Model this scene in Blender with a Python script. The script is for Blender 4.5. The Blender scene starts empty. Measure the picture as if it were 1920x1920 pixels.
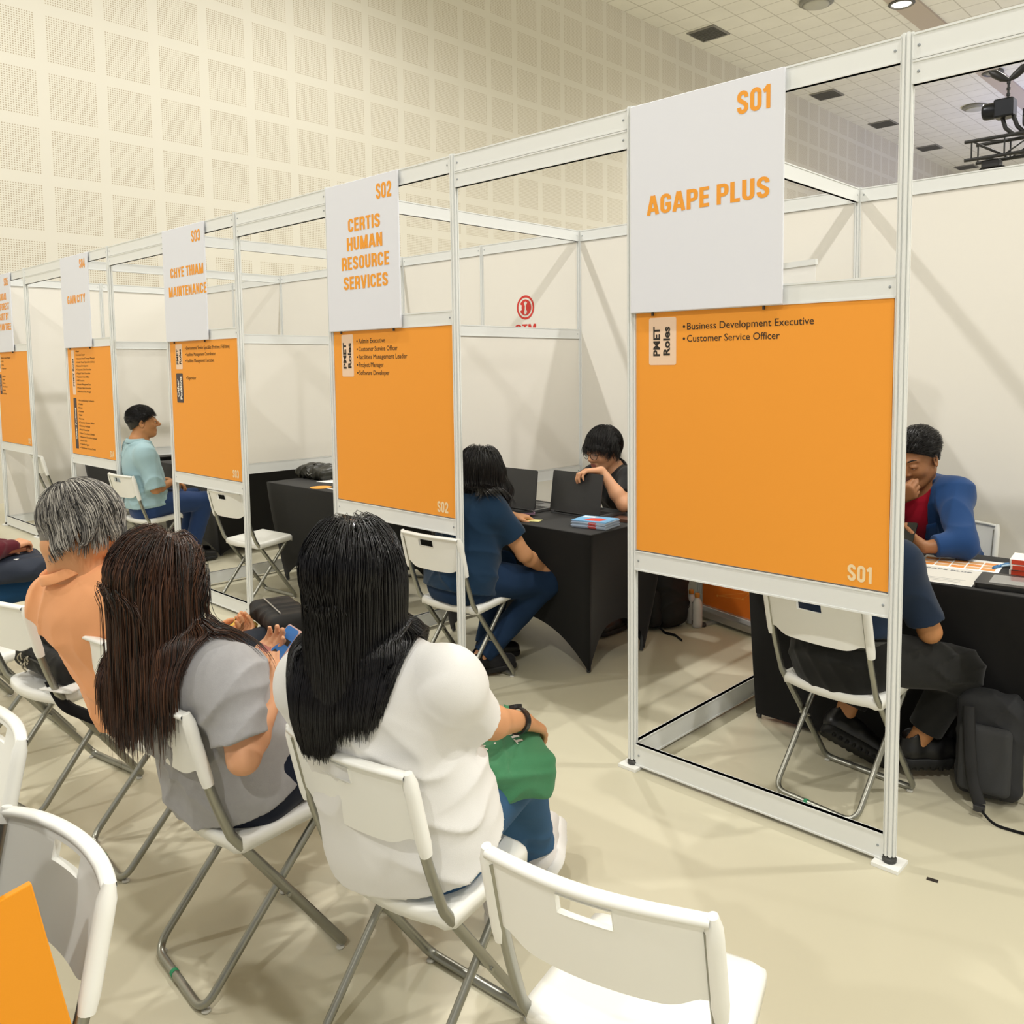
import bpy, bmesh, math, random
import numpy as np
from mathutils import Vector, Matrix, Euler

SC = bpy.context.scene
COL = SC.collection
PI = math.pi
R = math.radians

# ------------------------------------------------------------------ camera
cam_d = bpy.data.cameras.new('camera')
cam = bpy.data.objects.new('camera', cam_d)
COL.objects.link(cam)
cam.location = (0.95881, -2.60458, 1.56796)
cam.rotation_euler = (1.49158, 0.009632, 0.746491)
cam_d.sensor_fit = 'HORIZONTAL'
cam_d.sensor_width = 36.0
cam_d.lens = 1600.25 / 1920 * 36.0
cam_d.shift_x = -(1022.03 - 960) / 1920
cam_d.shift_y = -(960 - 814.58) / 1920
cam_d.clip_start = 0.05
cam_d.clip_end = 200
SC.camera = cam

# ------------------------------------------------------------------ world, exposure
SC.view_settings.view_transform = 'Standard'
SC.view_settings.look = 'None'
SC.view_settings.gamma = 1.0
SC.view_settings.use_curve_mapping = False
SC.view_settings.exposure = -0.13
world = bpy.data.worlds.new('hall_air')
SC.world = world
world.use_nodes = True
bg = world.node_tree.nodes['Background']
bg.inputs[0].default_value = (1.0, 0.985, 0.95, 1)
bg.inputs[1].default_value = 0.60
LAMP_W = 1060.0
LAMP_ROWS = ((-6.1, 0.9), (3.9, 1.1))
LAMP_YS = (-8.0, -2.0, 4.1)
ADDED_LAMPS = [(-1.4, 13.0, 0.8), (-1.4, 30.0, 1.0), (-6.1, 34.0, 0.8), (6.0, 36.0, 1.0), (3.9, 10.2, 0.9), (3.9, 16.3, 1.0), (3.9, 22.4, 1.0), (13.6, 4.1, 0.9), (13.6, 13.0, 1.0), (13.6, 22.4, 1.0)]  # unseen lamps added so the wider floor bounces light to the ceiling

# ------------------------------------------------------------------ materials
def s2l(c):
    return tuple(((v / 12.92) if v <= 0.04045 else ((v + 0.055) / 1.055) ** 2.4) for v in c)

def hexc(h):
    h = h.lstrip('#')
    return s2l([int(h[i:i + 2], 16) / 255 for i in (0, 2, 4)])

MATS = {}
def mat(name, col, rough=0.5, metal=0.0, noise=None, bump=None, spec=0.5, emit=None, sheen=0.0, aniso=None, coat=0.0):
    """col: hex or linear rgb. noise=(scale, amount[, col2]) colour variation; bump=(scale, strength, dist)"""
    if name in MATS:
        return MATS[name]
    m = bpy.data.materials.new(name)
    m.use_nodes = True
    nt = m.node_tree
    b = nt.nodes['Principled BSDF']
    c = hexc(col) if isinstance(col, str) else col
    b.inputs['Base Color'].default_value = (*c, 1)
    b.inputs['Roughness'].default_value = rough
    b.inputs['Metallic'].default_value = metal
    b.inputs['Specular IOR Level'].default_value = spec
    if sheen:
        b.inputs['Sheen Weight'].default_value = sheen
    if coat:
        b.inputs['Coat Weight'].default_value = coat
    tc = None
    def coords():
        nonlocal tc
        if tc is None:
            tc = nt.nodes.new('ShaderNodeTexCoord')
        return tc.outputs['Object']
    if noise:
        n = nt.nodes.new('ShaderNodeTexNoise')
        n.inputs['Scale'].default_value = noise[0]
        n.inputs['Detail'].default_value = 4
        nt.links.new(coords(), n.inputs['Vector'])
        mx = nt.nodes.new('ShaderNodeMix')
        mx.data_type = 'RGBA'
        c2 = noise[2] if len(noise) > 2 else tuple(v * (1 - noise[1]) for v in c)
        c2 = hexc(c2) if isinstance(c2, str) else c2
        mx.inputs[6].default_value = (*c, 1)
        mx.inputs[7].default_value = (*c2, 1)
        nt.links.new(n.outputs['Fac'], mx.inputs[0])
        nt.links.new(mx.outputs[2], b.inputs['Base Color'])
    if bump:
        n2 = nt.nodes.new('ShaderNodeTexNoise')
        n2.inputs['Scale'].default_value = bump[0]
        n2.inputs['Detail'].default_value = 3
        nt.links.new(coords(), n2.inputs['Vector'])
        bp = nt.nodes.new('ShaderNodeBump')
        bp.inputs['Strength'].default_value = bump[1]
        bp.inputs['Distance'].default_value = bump[2]
        nt.links.new(n2.outputs['Fac'], bp.inputs['Height'])
        nt.links.new(bp.outputs['Normal'], b.inputs['Normal'])
    if emit:
        b.inputs['Emission Color'].default_value = (*emit[0], 1)
        b.inputs['Emission Strength'].default_value = emit[1]
    MATS[name] = m
    return m

def mnode(nt, op, a, b=None, c=None):
    n = nt.nodes.new('ShaderNodeMath')
    n.operation = op
    for i, v in enumerate((a, b, c)):
        if v is None:
            continue
        if isinstance(v, (int, float)):
            n.inputs[i].default_value = v
        else:
            nt.links.new(v, n.inputs[i])
    return n.outputs[0]

def floor_mat():
    m = mat('floor_vinyl', '#cdc7af', 0.33, noise=(0.7, 0.05), bump=(90, 0.05, 0.002), spec=0.4)
    return m

def perforated_mat():
    m = mat('perforated_board', '#dedace', 0.85)
    nt = m.node_tree
    b = nt.nodes['Principled BSDF']
    g = nt.nodes.new('ShaderNodeNewGeometry')
    sp = nt.nodes.new('ShaderNodeSeparateXYZ')
    nt.links.new(g.outputs['Position'], sp.inputs[0])
    P = 0.678
    def cell(o, ph):
        v = mnode(nt, 'DIVIDE', mnode(nt, 'SUBTRACT', o, ph), P)
        return mnode(nt, 'FRACT', v)
    fy = cell(sp.outputs['Y'], 1.158 - 40 * P)
    fz = cell(sp.outputs['Z'], 3.955 - 40 * P)
    lim = 0.815
    iny = mnode(nt, 'LESS_THAN', fy, lim)
    inz = mnode(nt, 'LESS_THAN', fz, lim)
    nh = 20
    def dot(f):
        v = mnode(nt, 'FRACT', mnode(nt, 'MULTIPLY', f, nh / lim))
        return mnode(nt, 'SUBTRACT', v, 0.5)
    dy, dz = dot(fy), dot(fz)
    d2 = mnode(nt, 'ADD', mnode(nt, 'MULTIPLY', dy, dy), mnode(nt, 'MULTIPLY', dz, dz))
    hole = mnode(nt, 'LESS_THAN', d2, 0.075)
    f = mnode(nt, 'MULTIPLY', mnode(nt, 'MULTIPLY', iny, inz), hole)
    mx = nt.nodes.new('ShaderNodeMix')
    mx.data_type = 'RGBA'
    mx.inputs[6].default_value = (*hexc('#dfdbcf'), 1)
    mx.inputs[7].default_value = (*hexc('#b5a993'), 1)
    nt.links.new(f, mx.inputs[0])
    nt.links.new(mx.outputs[2], b.inputs['Base Color'])
    return m

def ceiling_mat():
    m = mat('ceiling_tile', '#cfcdc2', 0.9)
    nt = m.node_tree
    b = nt.nodes['Principled BSDF']
    g = nt.nodes.new('ShaderNodeNewGeometry')
    sp = nt.nodes.new('ShaderNodeSeparateXYZ')
    nt.links.new(g.outputs['Position'], sp.inputs[0])
    def line(o, ph):
        v = mnode(nt, 'FRACT', mnode(nt, 'DIVIDE', mnode(nt, 'ADD', o, ph), 0.62))
        return mnode(nt, 'LESS_THAN', v, 0.045)
    f = mnode(nt, 'MAXIMUM', line(sp.outputs['X'], 50.0), line(sp.outputs['Y'], 50.0))
    n = nt.nodes.new('ShaderNodeTexNoise')
    n.inputs['Scale'].default_value = 1.6
    nt.links.new(g.outputs['Position'], n.inputs['Vector'])
    mx0 = nt.nodes.new('ShaderNodeMix'); mx0.data_type = 'RGBA'
    mx0.inputs[6].default_value = (*hexc('#dcdad0'), 1)
    mx0.inputs[7].default_value = (*hexc('#ebe9df'), 1)
    nt.links.new(n.outputs['Fac'], mx0.inputs[0])
    mx = nt.nodes.new('ShaderNodeMix'); mx.data_type = 'RGBA'
    mx.inputs[7].default_value = (*hexc('#c4c1b5'), 1)
    nt.links.new(mx0.outputs[2], mx.inputs[6])
    nt.links.new(f, mx.inputs[0])
    nt.links.new(mx.outputs[2], b.inputs['Base Color'])
    return m

# ------------------------------------------------------------------ mesh builder
class MB:
    def __init__(self):
        self.v = []; self.f = []; self.mi = []; self.k = 0; self.smooth = []
    def add(self, vs, fs, k=None, smooth=False):
        o = len(self.v)
        self.v.extend([tuple(map(float, p)) for p in vs])
        for f in fs:
            self.f.append(tuple(i + o for i in f))
            self.mi.append(self.k if k is None else k)
            self.smooth.append(smooth)
        return self
    def box(self, x0, x1, y0, y1, z0, z1, k=None, M=None):
        vs = [(x, y, z) for z in (z0, z1) for y in (y0, y1) for x in (x0, x1)]
        if M is not None:
            vs = [tuple(M @ Vector(p)) for p in vs]
        fs = [(0, 2, 3, 1), (4, 5, 7, 6), (0, 1, 5, 4), (2, 6, 7, 3), (0, 4, 6, 2), (1, 3, 7, 5)]
        return self.add(vs, fs, k)
    def prism(self, poly, z0, z1, k=None, M=None, smooth=False):
        n = len(poly)
        vs = [(x, y, z0) for x, y in poly] + [(x, y, z1) for x, y in poly]
        if M is not None:
            vs = [tuple(M @ Vector(p)) for p in vs]
        fs = [(i, (i + 1) % n, n + (i + 1) % n, n + i) for i in range(n)]
        self.add(vs, fs, k, smooth)
        self.add(vs, [tuple(range(n - 1, -1, -1)), tuple(range(n, 2 * n))], k)
        return self
    def lathe(self, prof, seg=24, k=None, M=None, smooth=True):
        """prof: list of (r, z)"""
        vs = []; fs = []
        for r, z in prof:
            for i in range(seg):
                a = 2 * PI * i / seg
                vs.append((r * math.cos(a), r * math.sin(a), z))
        for j in range(len(prof) - 1):
            for i in range(seg):
                i2 = (i + 1) % seg
                fs.append((j * seg + i, j * seg + i2, (j + 1) * seg + i2, (j + 1) * seg + i))
        fs.append(tuple(range(seg - 1, -1, -1)))
        t = (len(prof) - 1) * seg
        fs.append(tuple(range(t, t + seg)))
        if M is not None:
            vs = [tuple(M @ Vector(p)) for p in vs]
        return self.add(vs, fs, k, smooth)
    def tube(self, path, r, seg=10, k=None, closed=False, r2=None, smooth=True, up=None):
        """sweep an (elliptic) section along path; r may be a list"""
        P = [Vector(p) for p in path]
        n = len(P)
        rr = r if isinstance(r, (list, tuple)) else [r] * n
        vs = []; fs = []
        prev = None
        for i in range(n):
            if closed:
                t = (P[(i + 1) % n] - P[i - 1])
            else:
                t = P[min(i + 1, n - 1)] - P[max(i - 1, 0)]
            t.normalize()
            if prev is None:
                a = Vector(up) if up else (Vector((0, 0, 1)) if abs(t.z) < 0.9 else Vector((1, 0, 0)))
                u = (a - t * a.dot(t)).normalized()
            else:
                u = (prev - t * prev.dot(t))
                u = u.normalized() if u.length > 1e-6 else prev
            prev = u
            w = t.cross(u)
            ra = rr[i]; rb = ra if r2 is None else r2 * ra / rr[0]
            for j in range(seg):
                a = 2 * PI * j / seg
                vs.append(tuple(P[i] + u * (ra * math.cos(a)) + w * (rb * math.sin(a))))
        m = n if closed else n - 1
        for i in range(m):
            i2 = (i + 1) % n
            for j in range(seg):
                j2 = (j + 1) % seg
                fs.append((i * seg + j, i * seg + j2, i2 * seg + j2, i2 * seg + j))
        self.add(vs, fs, k, smooth)
        if not closed:
            self.add(vs, [tuple(range(seg - 1, -1, -1)), tuple(range((n - 1) * seg, n * seg))], k)
        return self
    def grid(self, fn, nu, nv, k=None, smooth=True, skip=None):
        vs = [fn(i / nu, j / nv) for j in range(nv + 1) for i in range(nu + 1)]
        fs = []
        for j in range(nv):
            for i in range(nu):
                if skip and skip(i, j):
                    continue
                a = j * (nu + 1) + i
                fs.append((a, a + 1, a + nu + 2, a + nu + 1))
        return self.add(vs, fs, k, smooth)
    def build(self, name, mats, parent=None, loc=None, rotz=None, weld=False):
        me = bpy.data.meshes.new(name)
        me.from_pydata(self.v, [], self.f)
        if not isinstance(mats, (list, tuple)):
            mats = [mats]
        for m in mats:
            me.materials.append(m)
        me.polygons.foreach_set('material_index', self.mi)
        me.polygons.foreach_set('use_smooth', self.smooth)
        if weld:
            bm = bmesh.new(); bm.from_mesh(me)
            bmesh.ops.remove_doubles(bm, verts=bm.verts, dist=1e-5)
            bmesh.ops.recalc_face_normals(bm, faces=bm.faces)
            bm.to_mesh(me); bm.free()
        me.update()
        o = bpy.data.objects.new(name, me)
        COL.objects.link(o)
        if parent is not None:
            o.parent = parent
        if loc is not None:
            o.location = loc
        if rotz is not None:
            o.rotation_euler = (0, 0, rotz)
        return o

def tag(o, label, cat, group=None, kind=None):
    o['label'] = label
    o['category'] = cat
    if group:
        o['group'] = group
    if kind:
        o['kind'] = kind
    return o

def thing(name, label, cat, loc=(0, 0, 0), rotz=0.0, group=None):
    o = bpy.data.objects.new(name, None)
    o.empty_display_size = 0.05
    COL.objects.link(o)
    o.location = loc
    o.rotation_euler = (0, 0, rotz)
    return tag(o, label, cat, group)

def struct(o):
    o['kind'] = 'structure'
    return o

def bevel(o, w, seg=2, ang=35):
    m = o.modifiers.new('bevel', 'BEVEL')
    m.width = w; m.segments = seg; m.limit_method = 'ANGLE'; m.angle_limit = R(ang)
    return o

def subsurf(o, n=1):
    m = o.modifiers.new('subsurf', 'SUBSURF')
    m.levels = n; m.render_levels = n
    return o

def copy_tree(o, parent=None):
    c = o.copy()
    COL.objects.link(c)
    if parent is not None:
        c.parent = parent
    for ch in list(o.children):
        copy_tree(ch, c)
    return c

def bend(pts, rad=0.03, n=6):
    """round the corners of a polyline"""
    P = [Vector(p) for p in pts]
    out = [P[0]]
    for i in range(1, len(P) - 1):
        a, b, c = P[i - 1], P[i], P[i + 1]
        d1 = (a - b); d2 = (c - b)
        r = min(rad, d1.length * 0.49, d2.length * 0.49)
        p1 = b + d1.normalized() * r; p2 = b + d2.normalized() * r
        for j in range(n + 1):
            t = j / n
            out.append(p1 * (1 - t) ** 2 + b * (2 * t * (1 - t)) + p2 * t ** 2)
    out.append(P[-1])
    return out

def rrect(w, h, r, n=5, cx=0, cy=0):
    out = []
    for sx, sy, a0 in ((1, 1, 0), (-1, 1, 90), (-1, -1, 180), (1, -1, 270)):
        for i in range(n + 1):
            a = R(a0 + 90 * i / n)
            out.append((cx + sx * (w / 2 - r) + r * math.cos(a), cy + sy * (h / 2 - r) + r * math.sin(a)))
    return out

# ------------------------------------------------------------------ lettering
def text_mesh(body, size, sx=1.0, bold=0.0, align='LEFT', spacing=1.0, line=1.0, depth=0.0008):
    """verts, faces of flat extruded text in the XY plane"""
    cu = bpy.data.curves.new('lettering', 'FONT')
    cu.body = body
    cu.size = size
    cu.align_x = align
    cu.offset = bold
    cu.space_character = spacing
    cu.space_line = line
    cu.extrude = depth
    cu.resolution_u = 3
    o = bpy.data.objects.new('lettering', cu)
    COL.objects.link(o)
    dg = bpy.context.evaluated_depsgraph_get()
    me = bpy.data.meshes.new_from_object(o.evaluated_get(dg))
    vs = [(v.co.x * sx, v.co.y, v.co.z) for v in me.vertices]
    fs = [tuple(p.vertices) for p in me.polygons]
    bpy.data.objects.remove(o)
    bpy.data.curves.remove(cu)
    bpy.data.meshes.remove(me)
    return vs, fs

def fit_text(mb, body, M, w=None, h=None, bold=0.0, align='LEFT', k=None, spacing=1.0, depth=0.0006):
    """one line of text scaled to width w / cap height h, placed by matrix M (text plane XY -> M). Origin: left/centre baseline"""
    vs, fs = text_mesh(body, 1.0, 1.0, bold, 'LEFT', spacing)
    if not vs:
        return
    xs = [v[0] for v in vs]; ys = [v[1] for v in vs]
    x0, x1 = min(xs), max(xs)
    capH = 0.73
    sy = h / capH if h else 1
    sx = w / (x1 - x0) if w else sy
    if not h:
        sy = sx
    off = {'LEFT': x0, 'CENTER': (x0 + x1) / 2, 'RIGHT': x1}[align]
    z0 = min(v[2] for v in vs); z1 = max(v[2] for v in vs)
    out = []
    for v in vs:
        zz = depth if v[2] > (z0 + z1) / 2 else 0.0
        out.append(tuple(M @ Vector(((v[0] - off) * sx, v[1] * sy, zz))))
    mb.add(out, fs, k)

def wall_M(x, y, z, rot=0.0):
    """text plane facing -Y (towards the aisle): text X -> world X, text Y -> world Z, normal -> -Y"""
    return Matrix.Translation((x, y, z)) @ Matrix.Rotation(PI / 2, 4, 'X') @ Matrix.Rotation(rot, 4, 'Z')
# ------------------------------------------------------------------ bold condensed capitals drawn with ribbons
GT = 0.178                                   # stroke thickness / cap height
def _glyphs():
    W = .50; L = GT / 2; Rr = W - GT / 2; B = GT / 2; T = 1 - GT / 2; M = .5; r = (Rr - L) / 2; cx = W / 2
    def arc(x, y, rx, ry, a0, a1, n=9):
        return [(x + rx * math.cos(R(a0 + (a1 - a0) * i / n)), y + ry * math.sin(R(a0 + (a1 - a0) * i / n))) for i in range(n + 1)]
    ru = r * 1.05
    top = arc(cx, T - ru, r, ru, 0, 180); bot = arc(cx, B + ru, r, ru, 180, 360)
    O = top + [(L, B + ru)] + bot[1:] + [(Rr, T - ru)]
    g = {}
    g['O'] = g['0'] = (W, [O], [True])
    g['C'] = (W, [[(Rr, .66)] + top + bot + [(Rr, .34)]], None)
    g['G'] = (W, [[(Rr, .68)] + top + bot + [(Rr, .46), (cx - .01, .46)]], None)
    g['S'] = g['5s'] = (W, [[(Rr, .70)] + top[0:] + [(L, .70), (L + .01, .63), (cx - .06, .545), (cx + .06, .455), (Rr - .01, .37), (Rr, .30)] + bot[::-1] + [(L, .30)]], None)
    g['D'] = (W, [[(L, 0), (L, 1)], [(0, T)] + [(cx * .9, T)] + arc(Rr - r, T - r, r, r, 90, 0, 6) + arc(Rr - r, B + r, r, r, 0, -90, 6) + [(0, B)]], None)
    P = [(0, T), (cx, T)] + arc(Rr - r * .8, T - r, r * .8, r, 80, 0, 5) + arc(Rr - r * .8, .46 + r, r * .8, r, 0, -80, 5) + [(cx, .46), (0, .46)]
    g['P'] = (W * .97, [[(L, 0), (L, 1)], P], None)
    g['R'] = (W, [[(L, 0), (L, 1)], P, [(cx, .44), (Rr - .02, .36), (Rr, .25), (Rr + .01, 0)]], None)
    P2 = [(0, .5), (cx, .5)] + arc(Rr - r * .8, .5 - r, r * .8, r, 80, 0, 5) + arc(Rr - r * .8, B + r, r * .8, r, 0, -80, 5) + [(cx, B), (0, B)]
    P1 = [(0, T), (cx, T)] + arc(Rr - r * .8 - .02, T - r, r * .8, r, 80, 0, 5) + arc(Rr - r * .8 - .02, .5 + r * .9, r * .8, r * .9, 0, -80, 5) + [(cx, .5), (0, .5)]
    g['B'] = (W, [[(L, 0), (L, 1)], P1, P2], None)
    g['A'] = (W * 1.08, [[(L - .03, 0), (cx + .02 - .02, 1)], [(W * 1.08 - L + .03, 0), (cx + .02 + .02, 1)], [(.10, .26), (W * 1.08 - .10, .26)]], None)
    g['V'] = (W * 1.05, [[(L - .03, 1), (cx + .0, 0)], [(W * 1.05 - L + .03, 1), (cx + .025, 0)]], None)
    g['E'] = (W * .84, [[(L, 0), (L, 1)], [(0, T), (W * .84, T)], [(0, .51), (W * .78, .51)], [(0, B), (W * .84, B)]], None)
    g['F'] = (W * .82, [[(L, 0), (L, 1)], [(0, T), (W * .82, T)], [(0, .49), (W * .74, .49)]], None)
    g['L'] = (W * .80, [[(L, 0), (L, 1)], [(0, B), (W * .80, B)]], None)
    g['T'] = (W * .90, [[(W * .45, 0), (W * .45, 1)], [(0, T), (W * .9, T)]], None)
    g['I'] = (GT, [[(L, 0), (L, 1)]], None)
    g['H'] = (W, [[(L, 0), (L, 1)], [(Rr, 0), (Rr, 1)], [(L, .51), (Rr, .51)]], None)
    g['N'] = (W, [[(L, 0), (L, 1)], [(Rr, 0), (Rr, 1)], [(L - .01, 1), (Rr + .01, 0)]], None)
    g['M'] = (W * 1.28, [[(L, 0), (L, 1)], [(W * 1.28 - L, 0), (W * 1.28 - L, 1)], [(L + .01, 1), (W * .64, .0)], [(W * 1.28 - L - .01, 1), (W * .64, .0)]], None)
    g['U'] = (W, [[(L, 1), (L, B + ru)] + bot[1:] + [(Rr, 1)]], None)
    g['Y'] = (W * 1.02, [[(L - .03, 1), (W * .51, .42)], [(W * 1.02 - L + .03, 1), (W * .51, .42)], [(W * .51, .46), (W * .51, 0)]], None)
    g['1'] = (W * .62, [[(W * .42, 0), (W * .42, 1)], [(0, .76), (W * .20, .80), (W * .42, .95)]], None)
    g['2'] = (W, [[(L, .68)] + top[::-1] + [(Rr, .70), (Rr - .02, .58), (cx, .36), (L + .02, .2), (L + .01, .04)], [(0, B), (W, B)]], None)
    g['3'] = (W, [[(L, .70)] + top[::-1] + [(Rr, .66), (Rr - .03, .56), (cx - .04, .515)], [(cx - .04, .515), (Rr - .02, .46), (Rr, .36)] + bot[::-1] + [(L, .30)]], None)
    g['4'] = (W, [[(Rr - .06, 0), (Rr - .06, 1)], [(Rr - .07, .97), (.03, .27)], [(0, .27), (W, .27)]], None)
    g['5'] = (W, [[(Rr, T), (L + .02, T)], [(L + .03, 1), (L + .01, .50)], [(L, .50), (cx - .03, .60), (Rr - .03, .56), (Rr, .44), (Rr, .30)] + bot[::-1] + [(L, .28)]], None)
    return g
GLY = _glyphs()

def ribbon(pts, t, closed=False):
    n = len(pts); h = t / 2; vs = []; fs = []
    for i in range(n):
        a = Vector(pts[i - 1] if (closed or i) else pts[i]); b = Vector(pts[i]); c = Vector(pts[(i + 1) % n] if (closed or i < n - 1) else pts[i])
        d1 = (b - a); d2 = (c - b)
        if d1.length < 1e-9: d1 = d2
        if d2.length < 1e-9: d2 = d1
        d1.normalize(); d2.normalize()
        n1 = Vector((-d1.y, d1.x)); n2 = Vector((-d2.y, d2.x)); m = (n1 + n2)
        m = m.normalized() if m.length > 1e-6 else n1
        k = h / max(.5, m.dot(n1))
        vs.append((b.x + m.x * k, b.y + m.y * k)); vs.append((b.x - m.x * k, b.y - m.y * k))
    for i in range(n if closed else n - 1):
        j = (i + 1) % n
        fs.append((2 * i, 2 * i + 1, 2 * j + 1, 2 * j))
    return vs, fs

def caps_text(mb, body, M, w=None, h=.07, align='LEFT', k=None, gap=.085, lift=.0006):
    """bold condensed capitals: cap height h, total width w (or natural)"""
    x = 0; items = []
    for ch in body:
        if ch == ' ':
            x += .24; continue
        gw, strokes, cl = GLY[ch]
        items.append((x, gw, strokes, cl)); x += gw + gap
    tot = x - gap
    sx = (w / tot) if w else h
    off = {'LEFT': 0, 'CENTER': tot / 2, 'RIGHT': tot}[align]
    lv = 0
    for (x0, gw, strokes, cl) in items:
        for i, st in enumerate(strokes):
            vs, fs = ribbon(st, GT, bool(cl and cl[i]))
            lv += 1
            z = lift + .00002 * (i % 4)
            mb.add([tuple(M @ Vector(((p[0] + x0 - off) * sx, p[1] * h, z))) for p in vs], fs, k)
# ------------------------------------------------------------------ the hall
HX, HZ = -10.7, 9.2
mb = MB(); mb.box(-11.2, 26, -14, 48, -0.2, 0.0)
struct(mb.build('floor', floor_mat()))
mb = MB(); mb.box(HX - 0.3, HX, -14, 48, 0.0, HZ + 0.3)
struct(mb.build('wall_left', perforated_mat()))
mb = MB(); mb.box(HX, 26, 44, 44.3, 0.0, HZ + 0.3)
struct(mb.build('wall_far', mat('far_wall', '#c9c4b4', 0.9)))
mb = MB(); mb.box(HX, 26, -14, 44, HZ, HZ + 0.3)
struct(mb.build('ceiling', ceiling_mat()))
mb = MB(); mb.box(-6.38, -5.86, 10.0, 44, HZ - 0.05, HZ)
struct(mb.build('trim_1', mat('ceiling_strip', '#b9ada0', 0.85)))
# ceiling vents along the wall
m_vent = mat('vent_dark', '#5d5c58', 0.7)
m_ventf = mat('vent_frame', '#8d8b84', 0.6)
lab = ['grey square ceiling vent nearest the corner of the perforated wall, above the booth tops',
       'grey square ceiling vent seen through the gap right of the S01 sign',
       'small grey ceiling vent in the same gap right of the S01 sign, lower and farther',
       'grey ceiling vent just right of the S01 post top, fourth along the wall',
       'farthest grey ceiling vent, seen low above the back wall of the S01 booth']
for i, y in enumerate((14.94, 21.18, 25.31, 29.5, 33.65)):
    t = thing('ceiling_vent', lab[i], 'vent', (-10.04, y, HZ), 0, 'ceiling vents along the perforated wall')
    a = MB(); a.box(-.36, .36, -.36, .36, -0.03, -0.001); a.build('frame', m_ventf, t)
    b = MB()
    for j in range(9):
        b.box(-.32, .32, -.31 + j * .07, -.275 + j * .07, -0.045, -0.03)
    b.build('louvre', m_vent, t)
# downlights
m_lamp = mat('lamp_glow', '#fff6e0', 0.5, emit=((1.0, 0.93, 0.80), 14.0))
m_lampoff = mat('lamp_unlit', '#8f8d86', 0.4)
m_ring = mat('lamp_ring', '#55544f', 0.5)
def downlight(x, y, lit, label, power=0.0, col=(1.0, 0.98, 0.94)):
    t = thing('ceiling_downlight', label, 'lamp', (x, y, HZ), 0, 'downlights in the ceiling')
    a = MB(); a.lathe([(0.24, 0.0), (0.27, -0.06), (0.22, -0.09), (0.2, -0.03), (0.2, -0.02)], 28)
    a.build('housing', m_ring, t)
    b = MB(); b.lathe([(0.195, -0.035), (0.19, -0.06), (0.12, -0.085), (0.01, -0.095)], 28)
    b.build('diffuser', m_lamp if lit else m_lampoff, t)
    if power > 0:
        l = bpy.data.lights.new('downlight_light', 'SPOT')
        l.energy = power; l.color = col; l.shadow_soft_size = 0.16
        l.spot_size = R(165); l.spot_blend = 0.6
        lo = bpy.data.objects.new('downlight_light', l); COL.objects.link(lo)
        lo.parent = t; lo.location = (0, 0, -0.22)
    return t
for (x, k) in LAMP_ROWS:
    for y in LAMP_YS:
        downlight(x, y, True, 'unseen round downlight added to brighten the floor and ceiling of the hall', LAMP_W * k)
for (x, y, k) in ADDED_LAMPS:
    downlight(x, y, True, 'unseen round downlight added to brighten the floor and ceiling of the hall', LAMP_W * k)
downlight(-6.16, 16.3, True, 'glowing round downlight at the top edge of the photo, above the S01 booth', 1000)
downlight(-6.04, 22.4, False, 'unlit round ceiling downlight seen just under the header right of the S01 post')
# round ceiling speakers
m_spk = mat('speaker_grey', '#b3b2a8', 0.7)
for (x, y, l) in ((-7.45, 15.0, 'round grey ceiling speaker cut by the top edge of the photo'),
                  (-7.34, 25.38, 'round grey ceiling speaker left of the black chain hoist')):
    t = thing('ceiling_speaker', l, 'speaker', (x, y, HZ), 0, 'round ceiling speakers')
    a = MB(); a.lathe([(0.34, 0), (0.36, -0.05), (0.3, -0.09)], 28); a.build('rim', mat('speaker_rim', '#86857d', 0.6), t)
    b = MB(); b.lathe([(0.29, -0.09), (0.22, -0.12), (0.02, -0.13)], 28); b.build('grille', m_spk, t)
# blue stage wash far down the hall
bl = bpy.data.lights.new('stage_wash', 'AREA'); bl.energy = 700; bl.color = (0.42, 0.48, 1.0); bl.shape = 'RECTANGLE'
bl.size = 5; bl.size_y = 2
blo = bpy.data.objects.new('stage_wash', bl); COL.objects.link(blo)
blo.location = (-1.5, 27, 3.5); blo.rotation_euler = (R(180), R(10), 0)

# stage truss with moving lights
m_blk = mat('stage_black', '#111114', 0.45)
m_blk2 = mat('stage_dark_metal', '#1d1f24', 0.3, 0.6)
tr = thing('lighting_truss', 'black lattice lighting truss hanging beyond the booths at the right edge', 'truss', (-2.55, 9.0, 4.06))
a = MB()
L = 6.0
for yy in (-.13, .13):
    for zz in (0.0, .22):
        a.tube([(0 if yy < 0 else .06, yy, zz), (L, yy, zz)], 0.022, 8)
a.build('chord', m_blk, tr)
a = MB()
n = 16
for i in range(n):
    x0 = .08 + i * (L - .1) / n; x1 = .08 + (i + 1) * (L - .1) / n
    for yy in (-.13, .13):
        a.tube([(x0, yy, 0 if i % 2 else .22), (x1, yy, .22 if i % 2 else 0)], 0.010, 6)
        a.tube([(x0, yy, 0), (x0, yy, .22)], 0.010, 6)
    for zz in (0, .22):
        a.tube([(x0, -.13, zz), (x1, .13, zz)], 0.009, 6)
a.build('lattice', m_blk, tr)
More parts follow.
